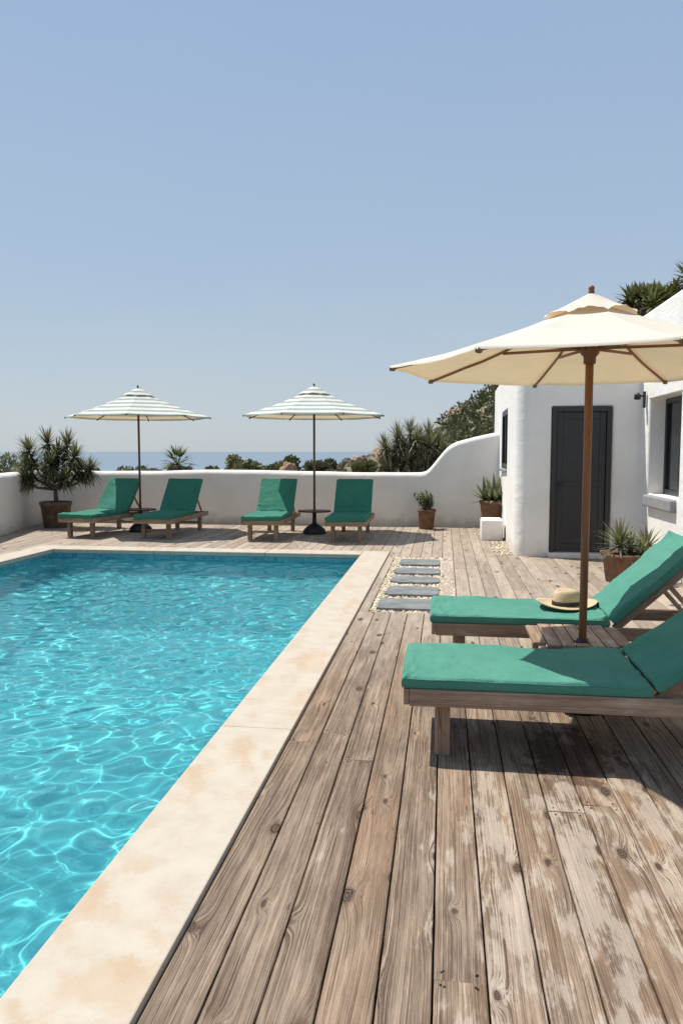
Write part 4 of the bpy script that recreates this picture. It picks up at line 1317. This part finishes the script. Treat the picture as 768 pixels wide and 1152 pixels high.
def rosette_tree(name, label, cat, x, y, top, w, hh, nr, L, wid, seed):
    rs = random.Random(seed)
    zb = height(x, y) - .05
    t = thing(name, label, cat, (x, y, zb))
    H = top - zb
    bs = bmesh.new(); bl = new_leaf_bm()
    tube(bs, [(0, 0, 0), (.05, 0, H * .4), (0, 0, H - hh * .8)], [.14, .11, .09], 10)
    for i in range(nr):
        u = Vector((rs.gauss(0, 1), rs.gauss(0, 1), rs.gauss(.25, 1))).normalized() * (.55 + .45 * rs.random())
        p = Vector((u.x * w * .5, u.y * w * .5, H - L * .8 - hh * .5 + u.z * hh * .5))
        tube(bs, [(0, 0, H - hh * .9), p * .6 + Vector((0, 0, (H - hh * .9) * .4)), p], [.05, .03, .02], 5)
        rosette(bl, p, Vector((u.x * .5, u.y * .5, .9)), 26, L, wid, rs, -.3, 1.4, .4, 4)
    obj('trunk', bs, M_bark, t); obj('crown', bl, M_broad, t)
rosette_tree('tree', 'leafy tree showing above the cream parasol behind the house roof', 'tree', 4.55, 18.6, 5.5, 1.1, .9, 26, .42, .10, 3)
rosette_tree('tree', 'dense rounded tree behind the house roof, in the middle of the roof foliage', 'tree', 5.2, 18.9, 5.62, 1.0, 1.1, 40, .30, .09, 4)
rosette_tree('palm_tree', 'palm like tree behind the roof at the right edge of the view', 'palm tree', 5.95, 18.4, 6.1, 1.0, .7, 16, .62, .12, 5)

# yucca thicket just over the wall
t = thing('yucca_tree', 'large many-stemmed yucca beyond the wall where it curves up', 'yucca', (-.75, 18.4, height(-.75, 18.4) - .05))
heads = [(-.85, -.1, .80), (-.55, .3, .72), (-.45, -.2, .94), (-.1, .1, 1.0), (.2, -.2, .80), (.45, .1, .98), (.75, 0, .86), (.95, .2, .66), (-.2, -.3, .62), (.35, -.35, .60), (-.7, -.3, .5), (.7, -.3, .48), (.0, .3, .76), (-.95, .2, .58), (.2, .3, .9), (-.3, -.1, .8), (-.75, .1, .66), (.6, .3, .7), (.1, -.4, .9), (.85, -.2, .74), (-.5, .4, .86), (.5, -.3, .82)]
yucca_shrub(t, random.Random(5), .05, heads, M_yucca_grey, .80, 1.82, 80, .46, .03, .07)
bush('grey green shrub behind the large yucca by the wall curve', .35, 20.5, 1.75, 1.3, M_scrub, seed=31, grp=gB, n=12)

# boulders
def boulder(label, x, y, z, r, mat, seed, grp=None, sq=(1, 1, .8)):
    bm = bmesh.new(); bmesh.ops.create_icosphere(bm, subdivisions=4, radius=1)
    for v in bm.verts:
        n = noise.fractal(v.co * 1.2 + Vector((seed, 0, 0)), 1, 2, 5)
        c = noise.cell(v.co * 2.2 + Vector((seed, 3, 1))) * .12
        v.co = Vector((v.co.x * sq[0], v.co.y * sq[1], v.co.z * sq[2])) * r * (1 + .28 * n + c * .5)
    o = obj('boulder', bm, mat, smooth=True, loc=(x, y, z), rz=seed)
    tag(o, label, 'rock', grp)
boulder('rounded orange boulder standing just beyond the wall', -4.72, 22.8, .55, .62, M_rock_o, 2, sq=(.48, .5, 1.05))
gR = 'ochre rocks on the slope beyond the wall'
rr = random.Random(77)
spots = []
for i in range(26):
    y = rr.uniform(34, 48); px = rr.uniform(345, 520)
    x = (px - 500) * y / 850
    spots.append((x, y, rr.uniform(.3, .85)))
for i, (x, y, r) in enumerate(spots):
    boulder('ochre rock among scrub on the slope beyond the wall', x, y, height(x, y) + r * .15, r, M_rock, 10 + i, gR)

# scrub that covers the hill
rs = random.Random(123)
bl = new_leaf_bm(); bd = new_leaf_bm()
cnt = 0
while cnt < 900:
    y = rs.uniform(26, 70); x = rs.uniform(-14, 26)
    hillness = height(x, y)
    px = 500 + 850 * x / y
    if px < 330 or px > 700: continue
    dn = noise.fractal(Vector((x * .12, y * .12, 20)), 1, 2, 3)
    if px < 480 and rs.random() < .62: continue
    cnt += 1
    w = rs.uniform(.35, 1.0) * (1.25 if px > 500 else .6)
    dark = dn + rs.gauss(0, .25) > .12 and px > 485
    leafball(bd if dark else bl, Vector((x, y, hillness + w * .25)), Vector((w * .8, w * .8, w * (.75 if dark else .5))), 150, .24 if px > 500 else .16, rs)
stuff(obj('hillside_scrub', bl, M_scrub))
stuff(obj('hillside_dark_scrub', bd, M_scrub_d))

# ------------------------------------------------------------------ render
S.render.engine = 'CYCLES'
S.cycles.use_denoising = True
S.cycles.denoiser = 'OPENIMAGEDENOISE'
S.cycles.max_bounces = 12; S.cycles.transmission_bounces = 8; S.cycles.diffuse_bounces = 4; S.cycles.glossy_bounces = 4
S.cycles.transparent_max_bounces = 8
S.cycles.caustics_reflective = False; S.cycles.caustics_refractive = True
S.cycles.sample_clamp_indirect = 12
S.view_settings.view_transform = 'Standard'; S.view_settings.look = 'None'
S.view_settings.exposure = .2; S.view_settings.gamma = 1
S.view_settings.use_curve_mapping = False
